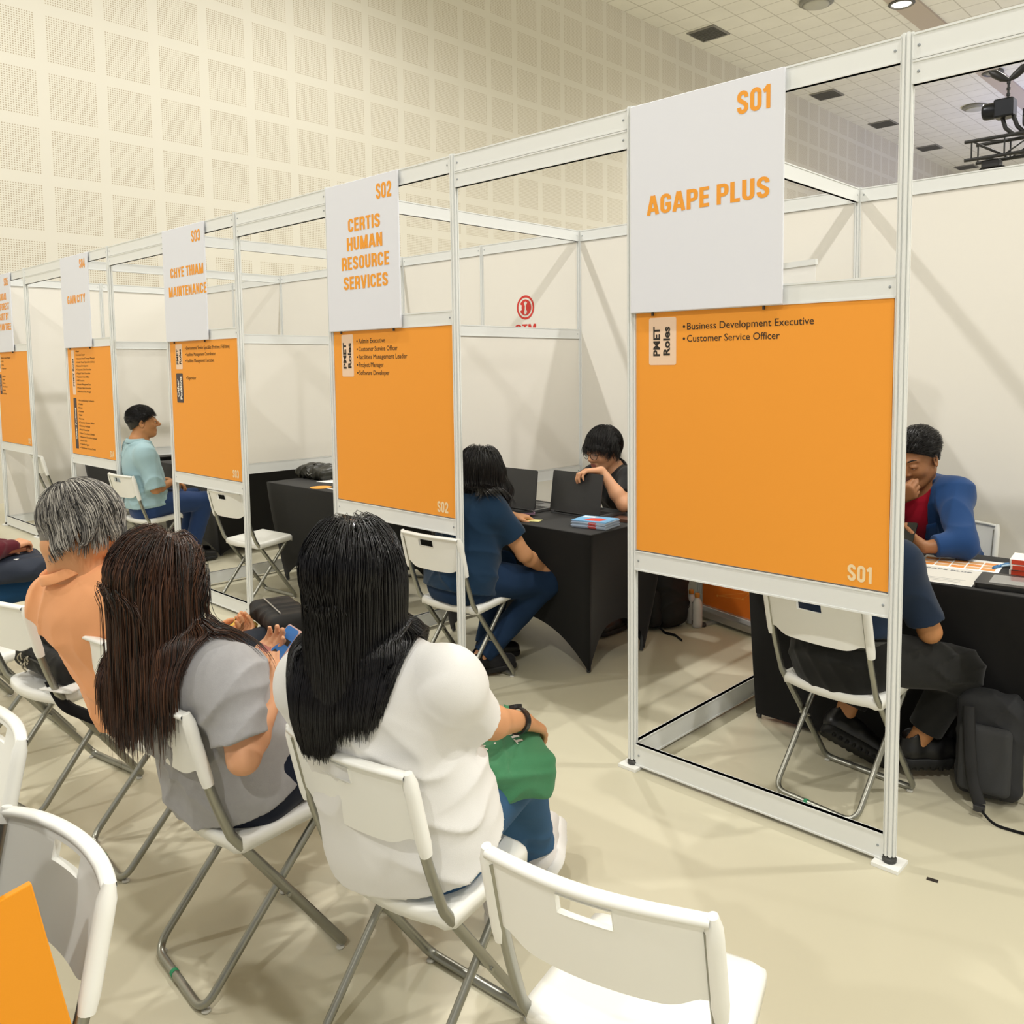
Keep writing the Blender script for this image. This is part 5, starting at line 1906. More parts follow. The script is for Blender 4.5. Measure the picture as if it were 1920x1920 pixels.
# ---------- person in jeans at the left edge
J0 = Person('person in blue jeans with a navy bag on the lap, cut by the left edge', (-3.86, -1.60), 0.0,
    J(pel=(0, -.02, .54), neck=(0, -.12, .98), head=(0, -.09, 1.12), shR=(.17, -.10, .93), shL=(-.17, -.10, .93), elR=(.21, .07, .72), elL=(-.2, .05, .70), wrR=(.13, .23, .72), wrL=(-.05, .24, .70),
      hipL=(-.09, .0, .53), hipR=(.09, .0, .53), knL=(-.1, .42, .52), knR=(.11, .42, .52), anL=(-.1, .40, .09), anR=(.1, .40, .09)), sk_fair, .98, 1.02, head=(-15, 0, 0), female=True)
J0.body(dict(R=dict(f=V3(-.5, .7, .1), n=V3(-.3, 0, -1), thumb=V3(-1, 0, 0)), L=dict(f=V3(.5, .7, 0), n=V3(0, 0, -1), thumb=V3(1, 0, 0))), h=.006, eyes=False)
J0.tee(cloth('maroon_top', '#5a1524', .85, 600, .25), g=.018, hem=-.03, h=.007, name='long_sleeved_top', long=True)
J0.trousers(mat('denim_mid', '#1f4a74', .85, noise=(14, .18), bump=(900, .3, .001), spec=.2), g=.016, h=.006)
J0.shoe('R', (0, 1), m_shoe_white, m_sole_white); J0.shoe('L', (0, 1), m_shoe_white, m_sole_white)
long_hair(J0, [hair_dark], 2500, .42, 91, [over(J0)], rad=.0016, cut=lambda r, q, rs: .80 + .02 * rs.normal(size=len(r)))

# ---------- person in a polka dot dress at the bottom left
m_dots = mat('polka_dot', '#0f1526', .8)
def dots():
    nt = m_dots.node_tree; b = nt.nodes['Principled BSDF']
    tc = nt.nodes.new('ShaderNodeTexCoord'); vo = nt.nodes.new('ShaderNodeTexVoronoi')
    vo.inputs['Scale'].default_value = 62; vo.inputs['Randomness'].default_value = .55
    nt.links.new(tc.outputs['Object'], vo.inputs['Vector'])
    lt = mnode(nt, 'LESS_THAN', vo.outputs['Distance'], .30)
    mx = nt.nodes.new('ShaderNodeMix'); mx.data_type = 'RGBA'
    mx.inputs[6].default_value = (*hexc('#0f1526'), 1); mx.inputs[7].default_value = (*hexc('#e9e9ee'), 1)
    nt.links.new(lt, mx.inputs[0]); nt.links.new(mx.outputs[2], b.inputs['Base Color'])
dots()
D0 = Person('person in a navy dress with white dots, cut by the left edge at the bottom', (-.578, -2.367), 185.3,
    J(pel=(.03, .03, .54), neck=(.045, .0, .98), head=(.06, .06, 1.12), shR=(.20, .0, .93), shL=(-.105, .0, .93), elR=(.24, .13, .70), elL=(-.135, .13, .70), wrR=(.1, .28, .68), wrL=(.0, .28, .66),
      hipL=(-.08, .0, .53), hipR=(.1, .0, .53), knL=(-.08, .42, .50), knR=(.12, .42, .50), anL=(-.1, .36, .09), anR=(.1, .36, .09)), sk_tan, .95, .85, head=(-15, 0, 0), female=True)
D0.body(dict(R=dict(f=V3(-.5, .7, .1), n=V3(-.3, 0, -1), thumb=V3(-1, 0, 0)), L=dict(f=V3(.5, .7, 0), n=V3(0, 0, -1), thumb=V3(1, 0, 0))), h=.0065, eyes=False)
D0.tee(m_dots, g=.020, hem=-.04, h=.006, name='dress', sleeve=.8)
D0.trousers(m_dots, g=.03, h=.008, name='skirt', cut=.5)
D0.shoe('R', (0, 1), m_shoe_black, m_sole_black); D0.shoe('L', (0, 1), m_shoe_black, m_sole_black)
short_hair(D0, [hair_dark], 2500, 95, .07, rad=.0016, flow=mop)
# ------------------------------------------------------------------ things on tables, laps and floor
def cframe(base, deg):
    return Matrix.Translation((base[0], base[1], 0)) @ Matrix.Rotation(R(deg), 4, 'Z')
F_W = cframe((-.55, -1.411), 4.3); F_G = cframe((-1.136, -1.542), -4.2); F_P = cframe((-1.841, -1.461), -3.5)
F_BAG = cframe((-2.496, -1.548), 9.1); F_J = cframe((-3.86, -1.60), 0)
def mthing(name, label, cat, M, group=None):
    o = thing(name, label, cat, (0, 0, 0), 0, group); o.matrix_world = M; return o
def axes(c, x, y, z):
    M = Matrix([[*x, 0], [*y, 0], [*z, 0], [0, 0, 0, 1]]).transposed(); M.translation = Vector(c); return M
def slab(w, h, t, r, M=None, n=5):
    a = MB(); a.prism(rrect(w, h, r, n), 0, t, M=M); return a
def soft(name, S, m, parent, h=.005):
    V, F = S.mesh(h); return np_mesh(name, V, F, m, parent)

m_lap = mat('laptop_grey', '#3b3b3c', .4, noise=(300, .06)); m_lapk = mat('laptop_keys', '#171718', .5); m_lapb = mat('laptop_base', '#77797b', .35, .5)
m_scr = mat('screen_dark', '#0d0e10', .12); m_scrlit = mat('screen_blue', '#2a5f9c', .2, emit=((.04, .13, .30), .35))
m_paper = mat('paper_white', '#f3f2ee', .7); m_grey = mat('print_grey', '#b9b9bb', .7)

# laptops: lid towards the aisle
def laptop(x0, x1, y, tilt, label):
    w = x1 - x0; t = thing('laptop', label, 'laptop', ((x0 + x1) / 2, y, .7435), 0, 'laptops on the S02 table')
    a = MB(); a.prism(rrect(w, .245, .012), 0, .014, M=Matrix.Translation((0, .1225, .001))); bevel(a.build('base', m_lapb, t), .003)
    b = MB()
    for r in range(5):
        for c in range(13):
            b.box(-w * .44 + c * w * .068, -w * .44 + c * w * .068 + .021, .035 + r * .021, .052 + r * .021, .0152, .0168)
    b.build('keyboard', m_lapk, t)
    c = MB(); c.prism(rrect(.1, .06, .004), .0150, .0156, M=Matrix.Translation((0, .195, 0))); c.build('touchpad', m_lapk, t)
    M = Matrix.Translation((0, .004, .016)) @ Matrix.Rotation(R(90 - tilt), 4, 'X')
    d = MB(); d.prism(rrect(w, .225, .010), -.004, .004, M=M @ Matrix.Translation((0, .113, 0))); lid = bevel(d.build('lid', m_lap, t), .002)
    e = MB(); e.prism(rrect(w - .02, .195, .003), -.0048, -.0042, M=M @ Matrix.Translation((0, .116, 0))); e.build('screen', m_scr, lid)
    f = MB(); f.tube([(-w * .4, .003, .013), (w * .4, .003, .013)], .006, 8); f.build('hinge', m_lapk, t)
    return t
laptop(-2.285, -1.925, .93, 9, 'dark grey laptop under the hand of the man with glasses')
laptop(-2.69, -2.33, .85, 7, 'dark laptop half hidden behind the head of the woman in navy')

# phone, sticky notes, leaflets on the S02 table
t = mthing('phone', 'black-screened phone in a mauve case beside the yellow notes on the S02 table', 'phone', Matrix.Translation((-2.33, .73, .7435)) @ Matrix.Rotation(R(58), 4, 'Z'))
bevel(slab(.165, .08, .012, .012, Matrix.Translation((0, 0, .010))).build('case', mat('case_mauve', '#8a6f86', .5), t), .003)
slab(.152, .070, .0008, .009, Matrix.Translation((0, 0, .0222))).build('screen', m_scr, t)
a = MB(); a.box(-.03, .05, -.035, .035, 0.0, .0098); a.build('stand', mat('case_lilac', '#b9a9c4', .5), t)
t = mthing('sticky_note', 'pale yellow sticky note lying near the front edge of the S02 table', 'note', Matrix.Translation((-2.175, .675, .7435)) @ Matrix.Rotation(R(20), 4, 'Z'))
a = MB(); a.box(-.05, .045, -.028, .028, .0005, .003); a.build('note_pad', mat('note_yellow', '#f1eaa2', .7), t)
a = MB(); a.add([(-.01, -.012, .0032), (.012, -.012, .0032), (.012, -.005, .0032), (-.01, -.005, .0032)], [(0, 1, 2, 3)]); a.build('print_mark', mat('note_mark', '#d8c867', .7), t)
m_lf = mat('leaflet_edge', '#b9c9dc', .55); m_lft = mat('leaflet_blue', '#7db7e2', .45); m_lfr = mat('leaflet_red', '#e2452f', .5)
for i in range(9):
    top = i == 8
    t = mthing('leaflet', 'topmost light blue leaflet with a red print, on the stack on the S02 table' if top else 'blue-edged leaflet in the stack on the S02 table, under the topmost',
               'leaflet', Matrix.Translation((-1.815 + .003 * math.sin(i * 2.1), .765 + .003 * math.cos(i * 1.7), .7440 + i * .0042)) @ Matrix.Rotation(R(10 + 1.2 * math.sin(i * 3.3)), 4, 'Z'), 'leaflets stacked on the S02 table')
    a = MB(); a.box(-.10, .10, -.075, .075, 0, .0038); a.build('pages', m_lf if not top else m_lft, t)
    if top:
        b = MB()
        b.add([(-.04, -.06, .0042), (.05, -.05, .0042), (.07, .0, .0042), (.02, .03, .0042), (-.03, .01, .0042)], [(0, 1, 2, 3, 4)], 0)
        b.add([(-.09, .02, .0041), (-.02, .03, .0041), (-.01, .065, .0041), (-.09, .06, .0041)], [(0, 1, 2, 3)], 1)
        b.build('cover_print', [m_lfr, m_paper], t)
        s = MB(); s.box(-.02, .06, -.0762, -.075, -.03, .002)
    else:
        b = MB(); b.box(.0, .045, -.0757, -.0745, 0.0005, .0033); b.build('edge_print', m_lfr, t)
t = mthing('card_holder', 'brown leather card holder at the right end of the S02 table', 'card holder', Matrix.Translation((-1.79, .99, .7435)) @ Matrix.Rotation(R(5), 4, 'Z'))
a = slab(.13, .09, .016, .008); bevel(a.build('leather_cover', mat('leather_brown', '#5b3a2a', .5), t), .003)

# ---- S01 table
def sheet(name, label, c, ang, w, h, z=.7432):
    t = mthing(name, label, 'paper', Matrix.Translation((c[0], c[1], z)) @ Matrix.Rotation(R(ang), 4, 'Z'))
    a = MB(); a.box(-w / 2, w / 2, -h / 2, h / 2, .0005, .0016); a.build('page', m_paper, t)
    return t
t = sheet('picture_sheet', 'white sheet with rows of orange pictures on the S01 table', (-.14, 1.09), 8, .30, .21)
a = MB()
for r in range(3):
    for c in range(5):
        a.prism(rrect(.05, .042, .003, 2, -.115 + c * .056, -.062 + r * .052), .0017, .0019, k=(r + c) % 2)
a.build('picture_print', [mat('print_orange', '#e2934a', .6), mat('print_peach', '#d8a671', .6)], t)
t = sheet('notice_sheet', 'pale grey sheet headed AGAPE PLUS at the front edge of the S01 table', (-.14, .845), 6, .27, .27)
a = MB(); a.box(-.13, .13, -.13, .13, .0016, .0018); a.build('grey_print', mat('sheet_grey', '#cfccc4', .7), t)
a = MB(); caps_text(a, 'AGAPE PLUS', Matrix.Translation((.0, .085, .0019)), w=.19, h=.017, align='CENTER')
for k, ww in enumerate((.20, .17, .19)):
    a.box(-ww / 2, ww / 2, -.055 - k * .022, -.052 - k * .022, .0019, .0021)
a.build('lettering', mat('print_slate', '#7f8287', .7), t)
m_penb = mat('pen_blue', '#3b7fb9', .3); m_penc = mat('pen_clear', '#b7d3e6', .2)
for i, (x, y, ang, lb) in enumerate(((.0, 1.13, 80, 'blue ballpoint pen lying alone left of the books on the S01 table'), (.035, 1.18, 62, 'blue pen lying against the red and white books on the S01 table'), (.06, 1.22, 58, 'pale blue pen tucked beside the books on the S01 table'))):
    t = mthing('pen', lb, 'pen', Matrix.Translation((x, y, .7502)) @ Matrix.Rotation(R(ang), 4, 'Z'), 'pens on the S01 table')
    a = MB(); a.tube([(-.065, 0, 0), (.045, 0, 0)], .0052, 10); a.build('barrel', m_penc if i else m_penb, t)
    a = MB(); a.tube([(.045, 0, 0), (.062, 0, 0), (.072, 0, 0)], [.0048, .003, .001], 10); a.build('tip', m_penb, t)
    a = MB(); a.box(-.062, -.025, -.0015, .0015, .0056, .0075); a.build('clip', m_penb, t)
m_bookr = mat('book_red', '#d8482c', .5); m_bookw = mat('book_white', '#f2eee6', .6)
for i, (lb, dz, rot) in enumerate((('lowest book of the stack on the S01 table, white with a red spine', 0, 6), ('middle book of the stack on the S01 table, white with a red spine', .021, 10), ('top book of the stack on the S01 table, white cover and red spine', .042, 7))):
    t = mthing('book', lb, 'book', Matrix.Translation((.155, 1.10, .7437 + dz)) @ Matrix.Rotation(R(rot), 4, 'Z'), 'books stacked on the S01 table')
    a = MB(); a.box(-.105, .105, -.07, .07, .0, .0195); bevel(a.build('cover', m_bookw, t), .001, 1)
    a = MB(); a.box(-.098, .107, -.0715, -.066, .001, .0185); a.build('spine', m_bookr, t)
t = mthing('note_pad', 'yellow note pad on top of the books on the S01 table', 'note pad', Matrix.Translation((.145, 1.12, .8062)) @ Matrix.Rotation(R(14), 4, 'Z'))
a = MB(); a.box(-.05, .05, -.04, .04, 0, .012); a.build('pad', mat('pad_yellow', '#f2b731', .6), t)
a = MB(); a.box(-.02, .03, -.004, .004, .0122, .0128); a.build('print_mark', m_ink, t)
t = mthing('tablet', 'black framed tablet at the front right of the S01 table', 'tablet', Matrix.Translation((.135, .845, .7437)) @ Matrix.Rotation(R(7), 4, 'Z'))
bevel(slab(.27, .20, .018, .012).build('case', m_shoe_black, t), .003)
a = MB(); a.prism(rrect(.20, .14, .002), .0182, .0186, M=Matrix.Translation((.01, 0, 0))); a.build('screen', mat('screen_glossy', '#8a8a88', .06, spec=.8), t)
t = mthing('phone', 'dark phone in the left hand of the man in the blue blazer', 'phone', Matrix.Translation((-.345, 1.045, .845)) @ Matrix.Rotation(R(30), 4, 'X') @ Matrix.Rotation(R(8), 4, 'Z'))
slab(.07, .145, .008, .01).build('phone_body', m_scr, t)

# ---- S03 table
t = thing('shoulder_bag', 'crumpled black bag lying on the S03 table', 'bag', (-4.66, .95, .742))
S = Shape(); S.box(V3(0, 0, .045), V3(.19, .11, .045), None, .04, .02); S.ell(V3(-.05, 0, .07), V3(.14, .09, .04), None, .03); S.ell(V3(.1, .02, .065), V3(.09, .08, .045), None, .03)
S.disp = folds(V3(0, 0, 0), np.eye(3), .012, 77, .6)
soft('bag_body', S, mat('nylon_black', '#26261f', .38, spec=.5), t, .005)
a = MB(); a.tube([(-.16, -.10, .02), (-.19, -.04, .05), (-.18, .05, .05), (-.12, .10, .02)], .006, 8); a.build('strap', m_black_fab, t)
a = MB(); a.tube([(.0, -.112, .05), (.03, -.118, .035), (.06, -.112, .05)], .004, 8); a.build('buckle', mat('buckle_steel', '#c9c9c4', .25, .9), t)
t = mthing('paper_sheet', 'white paper at the right of the black bag on the S03 table', 'paper', Matrix.Translation((-4.38, .86, .7432)) @ Matrix.Rotation(R(12), 4, 'Z'))
a = MB(); a.box(-.12, .15, -.03, .10, .0005, .0018); a.build('page', m_paper, t)
t = mthing('paper_fan', 'orange paper fan lying over the front edge of the S03 table', 'fan', Matrix.Translation((-4.20, .66, .7436)))
a = MB(); a.prism([(.075 * math.cos(q * PI / 14), .075 * math.sin(q * PI / 14)) for q in range(28)], .0004, .0024); a.build('fan_blade', mat('fan_orange', '#eda43e', .6), t)
a = MB(); a.box(.07, .17, -.008, .008, .0004, .003); a.build('handle', m_paper, t)

# ---- floor of S02: roll-up banner, bottles, backpack
t = mthing('roll_up_banner', 'roll-up banner stand with an orange graphic behind the S01 poster', 'banner', axes((-1.47, 1.785, 0), V3(.963, -.268, 0), V3(.268, .963, 0), V3(0, 0, 1)))
m_silver = mat('banner_silver', '#c2c4c4', .3, .7)
a = MB(); a.prism([(-.05, .018), (.05, .018), (.05, .05), (.02, .085), (-.03, .085), (-.05, .06)], -.44, .44, M=Matrix(((0, 0, 1, 0), (1, 0, 0, 0), (0, 1, 0, 0), (0, 0, 0, 1)))); bevel(a.build('cassette', m_silver, t), .004)
for x in (-.28, .28):
    a = MB(); a.box(x - .018, x + .018, -.14, .10, .002, .016); f = a.build('foot', m_silver, t)
    a = MB(); a.lathe([(.024, .0005), (.026, .010), (.022, .020)], 14, M=Matrix.Translation((x, -.14, 0))); a.build('foot_cap', m_foot, f)
a = MB(); a.lathe([(.012, 0), (.012, .004), (.006, .005)], 12, M=Matrix.Translation((.41, -.051, .045)) @ Matrix.Rotation(PI / 2, 4, 'X')); a.build('end_screw', m_red, t)
a = MB()
a.box(-.425, .425, -.006, -.004, .08, 2.09, k=0)
a.box(-.425, .425, -.0068, -.0062, .08, 1.0, k=1)
vs = [(.19, -.0072, .085), (.425, -.0072, .085), (.425, -.0072, .62), (.30, -.0072, .40), (.24, -.0072, .24)]
a.add(vs, [(0, 1, 2, 3, 4)], 2)
rs_ = np.random.RandomState(4)
pts = [(rs_.uniform(-.4, .22), rs_.uniform(.1, .95)) for _ in range(26)]
for i, (x, z) in enumerate(pts):
    a.prism([(x + .007 * math.cos(q * PI / 4), z + .007 * math.sin(q * PI / 4)) for q in range(8)], 0, .0006, k=3, M=Matrix.Translation((0, -.0070, 0)) @ Matrix.Rotation(PI / 2, 4, 'X'))
    for j in sorted(range(26), key=lambda q: (pts[q][0] - x) ** 2 + (pts[q][1] - z) ** 2)[1:3]:
        d = V3(pts[j][0] - x, 0, pts[j][1] - z); L = np.linalg.norm(d); nrm = V3(-d[2], 0, d[0]) / (L + 1e-6) * .0012
        p0, p1 = V3(x, -.0071, z), V3(pts[j][0], -.0071, pts[j][1])
        a.add([p0 - nrm, p1 - nrm, p1 + nrm, p0 + nrm], [(0, 1, 2, 3)], 3)
for i in range(7):          # fine lines at the top
    x = .10 + i * .045; z = 1.92 + .05 * math.sin(i * 1.9)
    x2 = x + .045; z2 = 1.92 + .05 * math.sin((i + 1) * 1.9)
    a.add([(x, -.0066, z), (x2, -.0066, z2), (x2, -.0066, z2 + .004), (x, -.0066, z + .004)], [(0, 1, 2, 3)], 4)
    a.prism([(x + .014 * math.cos(q * PI / 5), z + .014 * math.sin(q * PI / 5)) for q in range(10)], 0, .0006, k=(3, 5)[i % 2], M=Matrix.Translation((0, -.0064, 0)) @ Matrix.Rotation(PI / 2, 4, 'X'))
a.build('banner_print', [m_paper, mat('banner_orange', '#e7761a', .5), mat('banner_blue', '#233a8c', .4), mat('banner_amber', '#f3a24a', .5), mat('banner_line', '#8b8fb5', .5), mat('banner_lightblue', '#9cc3dd', .5)], t)
a = MB(); a.box(-.43, .43, -.014, .006, 2.085, 2.115); a.build('top_rail', m_alu, t)
a = MB(); a.tube([(0, .02, .08), (0, .012, 2.10)], .008, 8); a.build('support_pole', m_silver, t)

m_bot = mat('bottle_white', '#dcdad6', .35); m_cap = mat('bottle_cap_orange', '#d88a2a', .45); m_lab = mat('bottle_print', '#3c3638', .6)
for i, (x, y, lb) in enumerate(((-1.862, 1.735, 'white bottle with a round dark label and orange cap on the floor, left of two'), (-1.790, 1.690, 'white bottle with fine print and orange cap on the floor, right of two'))):
    t = thing('bottle', lb, 'bottle', (x, y, 0), R(-35 if i else -20), 'bottles on the floor behind the S01 frame')
    a = MB(); a.lathe([(.026, .001), (.030, .005), (.031, .03), (.031, .135), (.029, .15), (.018, .172), (.0125, .18), (.0125, .186)], 22); a.build('bottle_body', m_bot, t)
    a = MB(); a.lathe([(.0145, .183), (.0150, .186), (.0150, .205), (.0135, .208)], 20); a.build('cap', m_cap, t)
    a = MB()
    def onb(u, z, r=.0316): return (r * math.cos(u), r * math.sin(u), z)
    if i == 0:
        n = 16; c0 = -PI / 2
        a.add([onb(c0, .115)] + [onb(c0 + .62 * math.cos(2 * PI * q / n), .115 + .020 * math.sin(2 * PI * q / n)) for q in range(n)], [(0, 1 + q, 1 + (q + 1) % n) for q in range(n)])
    else:
        for z in (.15, .112, .104, .096, .088):
            a.add([onb(-PI / 2 - .3, z), onb(-PI / 2 + .3, z), onb(-PI / 2 + .3, z + .0025), onb(-PI / 2 - .3, z + .0025)], [(0, 1, 2, 3)])
        for q in range(7):
            u = -PI / 2 - .25 + q * .075
            a.add([onb(u, .02), onb(u + .04, .02), onb(u + .04, .045), onb(u, .045)], [(0, 1, 2, 3)])
    a.build('label', m_lab, t)

m_bagb = mat('bag_black', '#141415', .7, bump=(350, .3, .001)); m_bagg = mat('bag_charcoal', '#26272a', .8, bump=(350, .3, .001)); m_zip = mat('zip_dark', '#2c2c2e', .4)
t = mthing('backpack', 'black backpack standing on the floor behind the two white bottles', 'backpack', Matrix.Translation((-2.02, 1.62, 0)) @ Matrix.Rotation(R(-15), 4, 'Z'))
S = Shape(); S.box(V3(0, 0, .20), V3(.19, .12, .20), None, .09, .03); S.box(V3(0, -.05, .30), V3(.17, .10, .09), None, .07, .03); S.disp = folds(V3(0, 0, 0), np.eye(3), .008, 61, .7); soft('bag_body', S, m_bagb, t, .006)
S = Shape(); S.box(V3(0, -.125, .14), V3(.15, .045, .12), None, .035, .02); S.disp = folds(V3(0, 0, 0), np.eye(3), .006, 62, .6); soft('front_pocket', S, m_bagb, t, .006)
a = MB(); a.tube([(-.15, -.15, .245), (0, -.172, .25), (.15, -.15, .245)], .0035, 6); a.build('zip', m_zip, t)
a = MB(); a.tube([(.12, -.10, .02), (.20, -.12, .008), (.27, -.10, .006), (.36, -.13, .006)], .010, 6, r2=.003); a.build('strap', m_black_fab, t)

# ---- backpack leaning on the S01 table
t = mthing('backpack', 'dark grey backpack leaning on the front of the S01 table, strap on the floor', 'backpack', Matrix.Translation((.105, .645, 0)) @ Matrix.Rotation(R(6), 4, 'Z') @ Matrix.Rotation(R(-4), 4, 'X'))
S = Shape(); S.box(V3(0, .0, .20), V3(.11, .055, .19), None, .05, .02); S.disp = folds(V3(0, 0, 0), np.eye(3), .006, 65, .7); soft('bag_body', S, m_bagg, t, .006)
S = Shape(); S.box(V3(-.005, -.060, .16), V3(.085, .025, .12), None, .022, .02); soft('front_pocket', S, mat('bag_grey', '#3a3b3d', .85, bump=(350, .3, .001)), t, .006)
a = MB()
sp = bend([(-.06, -.075, .34), (-.05, -.105, .24), (-.03, -.13, .10), (.0, -.15, .03)], .08, 6)
a.tube(sp, .021, 8, r2=.006, up=(1, 0, 0)); a.build('shoulder_strap', m_bagb, t)
a = MB(); a.box(-.018, .018, -.17, -.145, .010, .032); bevel(a.build('buckle', m_zip, t), .003)
a = MB(); a.tube(bend([(.005, -.165, .020), (.05, -.195, -.008), (.15, -.20, -.008), (.28, -.15, -.004)], .04, 5), .006, 6, r2=.0018); a.build('webbing', m_black_fab, t)
a = MB(); a.tube([(.125, .0, .07), (.15, .0, .075), (.155, .0, .06), (.135, .0, .055)], .004, 6); a.build('loop', m_black_fab, t)

# ---- green tote on the lap of the woman in white
t = mthing('tote_bag', 'green canvas tote bag with white lettering on the lap of the woman in white', 'bag', F_W @ Matrix.Translation((-.005, .245, .600)) @ Matrix.Rotation(R(-22), 4, 'Z') @ Matrix.Rotation(R(-4), 4, 'X'))
m_tote = cloth('tote_green', '#4b8a62', .9, 500, .4, noise=(25, .16))
S = Shape(); S.box(V3(0, 0, -.008), V3(.158, .118, .056), rotm(0, 4, 0), .028, .02); S.ell(V3(.03, .02, .02), V3(.12, .09, .05), None, .03)
S.ell(V3(.02, -.135, .01), V3(.055, .03, .03), None, .01, op=1)
S.disp = folds(V3(0, 0, 0), np.eye(3), .016, 43, .55); totS = S; soft('bag_body', S, m_tote, t, .0045)
S = Shape(); S.ell(V3(.02, -.112, .008), V3(.05, .016, .026), None, .01); soft('lining', S, m_black_fab, t, .004)
a = MB(); a.tube([(-.09, -.13, .02), (-.085, -.06, .062), (-.07, .02, .068), (-.05, .08, .050)], .024, 8, r2=.004, up=(1, 0, 0)); a.build('strap', cloth('strap_black', '#1a1b20'), t)
def drape(S, vs, lift=.0012):
    P = np.array(vs, float); P[:, 2] = .12
    for _ in range(30):
        d = S.ev(P, .2); P[:, 2] -= np.clip(d - lift, -.02, .02)
    return P
a = MB()
for body, x, y, rot, w, h in (('THE', .075, .035, 188, .062, .022), ('S', .0, .055, 200, .016, .024)):
    b = MB(); caps_text(b, body, Matrix.Translation((x, y, 0)) @ Matrix.Rotation(R(rot), 4, 'Z'), w=w, h=h, align='CENTER')
    a.add(drape(totS, b.v), b.f)
a.build('lettering', m_white_ink, t)
a = MB()
for i in range(16):
    x, y = rs_.uniform(-.02, .12), rs_.uniform(-.09, -.03)
    q = [(x + .003 * math.cos(k * PI / 3), y + .003 * math.sin(k * PI / 3), 0) for k in range(6)]
    a.add(drape(totS, q), [tuple(range(6))])
a.build('snow_dots', m_white_ink, t)
a = MB(); a.lathe([(.008, 0), (.008, .003), (.003, .004)], 14, M=Matrix.Translation((-.035, -.118, .045)) @ Matrix.Rotation(R(60), 4, 'X')); a.build('snap_button', mat('snap_steel', '#c7c8c4', .25, .9), t)

# ---- phones in hands
Mg = F_G @ Matrix.Translation((.062, .085, .815)) @ Matrix.Rotation(R(50), 4, 'X') @ Matrix.Rotation(R(-4), 4, 'Z')
t = mthing('phone', 'pink-edged phone with a blue screen held by the woman in grey', 'phone', Mg)
bevel(slab(.074, .152, .009, .011).build('phone_body', mat('phone_rose', '#dcb9b4', .3, .4), t), .002)
slab(.068, .145, .0006, .008, Matrix.Translation((0, 0, .0092))).build('screen', m_scrlit, t)
a = MB(); a.box(-.03, .03, .025, .04, .0099, .0101, k=0); a.box(-.03, .03, -.068, -.052, .0099, .0101, k=0)
a.prism([(-.012 + .013 * math.cos(q * PI / 6), -.006 + .010 * math.sin(q * PI / 6)) for q in range(12)], .0099, .0101, k=0); a.prism([(.014 + .012 * math.cos(q * PI / 6), -.016 + .012 * math.sin(q * PI / 6)) for q in range(12)], .0099, .0101, k=1)
a.build('screen_picture', [m_ink, mat('screen_olive', '#6a7448', .4)], t)
Mp = axes((-1.872, -1.181, .647), V3(.7916, .4199, -.4439), V3(-.3956, .9059, .1513), V3(.4656, .0559, .8832))
t = mthing('phone', 'phone in a rugged yellow case with a ring, held by the grey-haired man', 'phone', Mp)
m_yel = mat('case_yellow', '#e8bc50', .4, .25)
bevel(slab(.082, .168, .012, .010, Matrix.Translation((0, 0, -.008))).build('case', m_yel, t), .003)
a = MB(); a.prism(rrect(.036, .040, .007, 4, -.015, .055), .004, .0075); bevel(a.build('camera_bump', m_scr, t), .001)
a = MB(); a.tube([(.016 * math.cos(q * PI / 12), -.006 + .016 * math.sin(q * PI / 12), .0065) for q in range(24)], .0022, 6, closed=True); a.lathe([(.013, .004), (.013, .007), (.010, .008)], 18, M=Matrix.Translation((0, -.006, 0))); a.build('ring_holder', mat('ring_grey', '#77797c', .3, .8), t)
a = MB()
for sx in (-1, 1):
    a.prism([(sx * .026, -.02), (sx * .034, -.015), (sx * .034, .03), (sx * .026, .024)][::sx], .0042, .0048)
    a.prism([(sx * .020, -.072), (sx * .036, -.062), (sx * .036, -.05), (sx * .024, -.055)][::sx], .0042, .0048)
    for y in (-.078, .078):
        a.lathe([(.0025, .004), (.0025, .0048)], 8, M=Matrix.Translation((sx * .034, y, 0)))
a.box(.012, .036, .058, .064, .0042, .0048)
a.build('case_slot', m_ink, t)

# ---- bags in the waiting row
t = mthing('belt_bag', 'black zipped bag on the lap of the grey-haired man', 'bag', F_P @ Matrix.Translation((.06, .40, .70)) @ Matrix.Rotation(R(-12), 4, 'Z'))
S = Shape(); S.box(V3(0, 0, 0), V3(.15, .08, .035), None, .03, .02); S.disp = folds(V3(0, 0, 0), np.eye(3), .010, 47, .6); soft('bag_body', S, m_bagb, t, .005)
a = MB(); a.tube([(-.12, -.03, .036), (0, -.035, .042), (.12, -.03, .036)], .003, 6); a.build('zip', mat('zip_silver', '#b5b6b5', .3, .8), t)
t = mthing('laptop_backpack', 'black laptop backpack lying on a white chair with clips hanging from it', 'backpack', F_BAG @ Matrix.Translation((.02, .06, .452)) @ Matrix.Rotation(R(-4), 4, 'Z'))
S = Shape(); S.box(V3(0, 0, .055), V3(.20, .165, .055), None, .04, .02); S.disp = folds(V3(0, 0, 0), np.eye(3), .008, 51, .7); soft('bag_body', S, m_bagb, t, .005)
S = Shape(); S.box(V3(.02, .02, .115), V3(.155, .13, .028), None, .025, .02); S.disp = folds(V3(0, 0, 0), np.eye(3), .006, 52, .6); soft('front_pocket', S, m_bagb, t, .005)
S = Shape(); S.chain([V3(-.16, -.14, .115), V3(-.15, .0, .125), V3(-.155, .13, .115)], [.022, .026, .022]); soft('rolled_strap', S, m_bagb, t, .005)
a = MB(); a.tube([(-.1, -.166, .07), (0, -.172, .075), (.12, -.168, .07)], .003, 6); a.tube([(-.11, -.11, .13), (.0, -.115, .146), (.14, -.11, .135)], .003, 6); a.build('zip', m_zip, t)
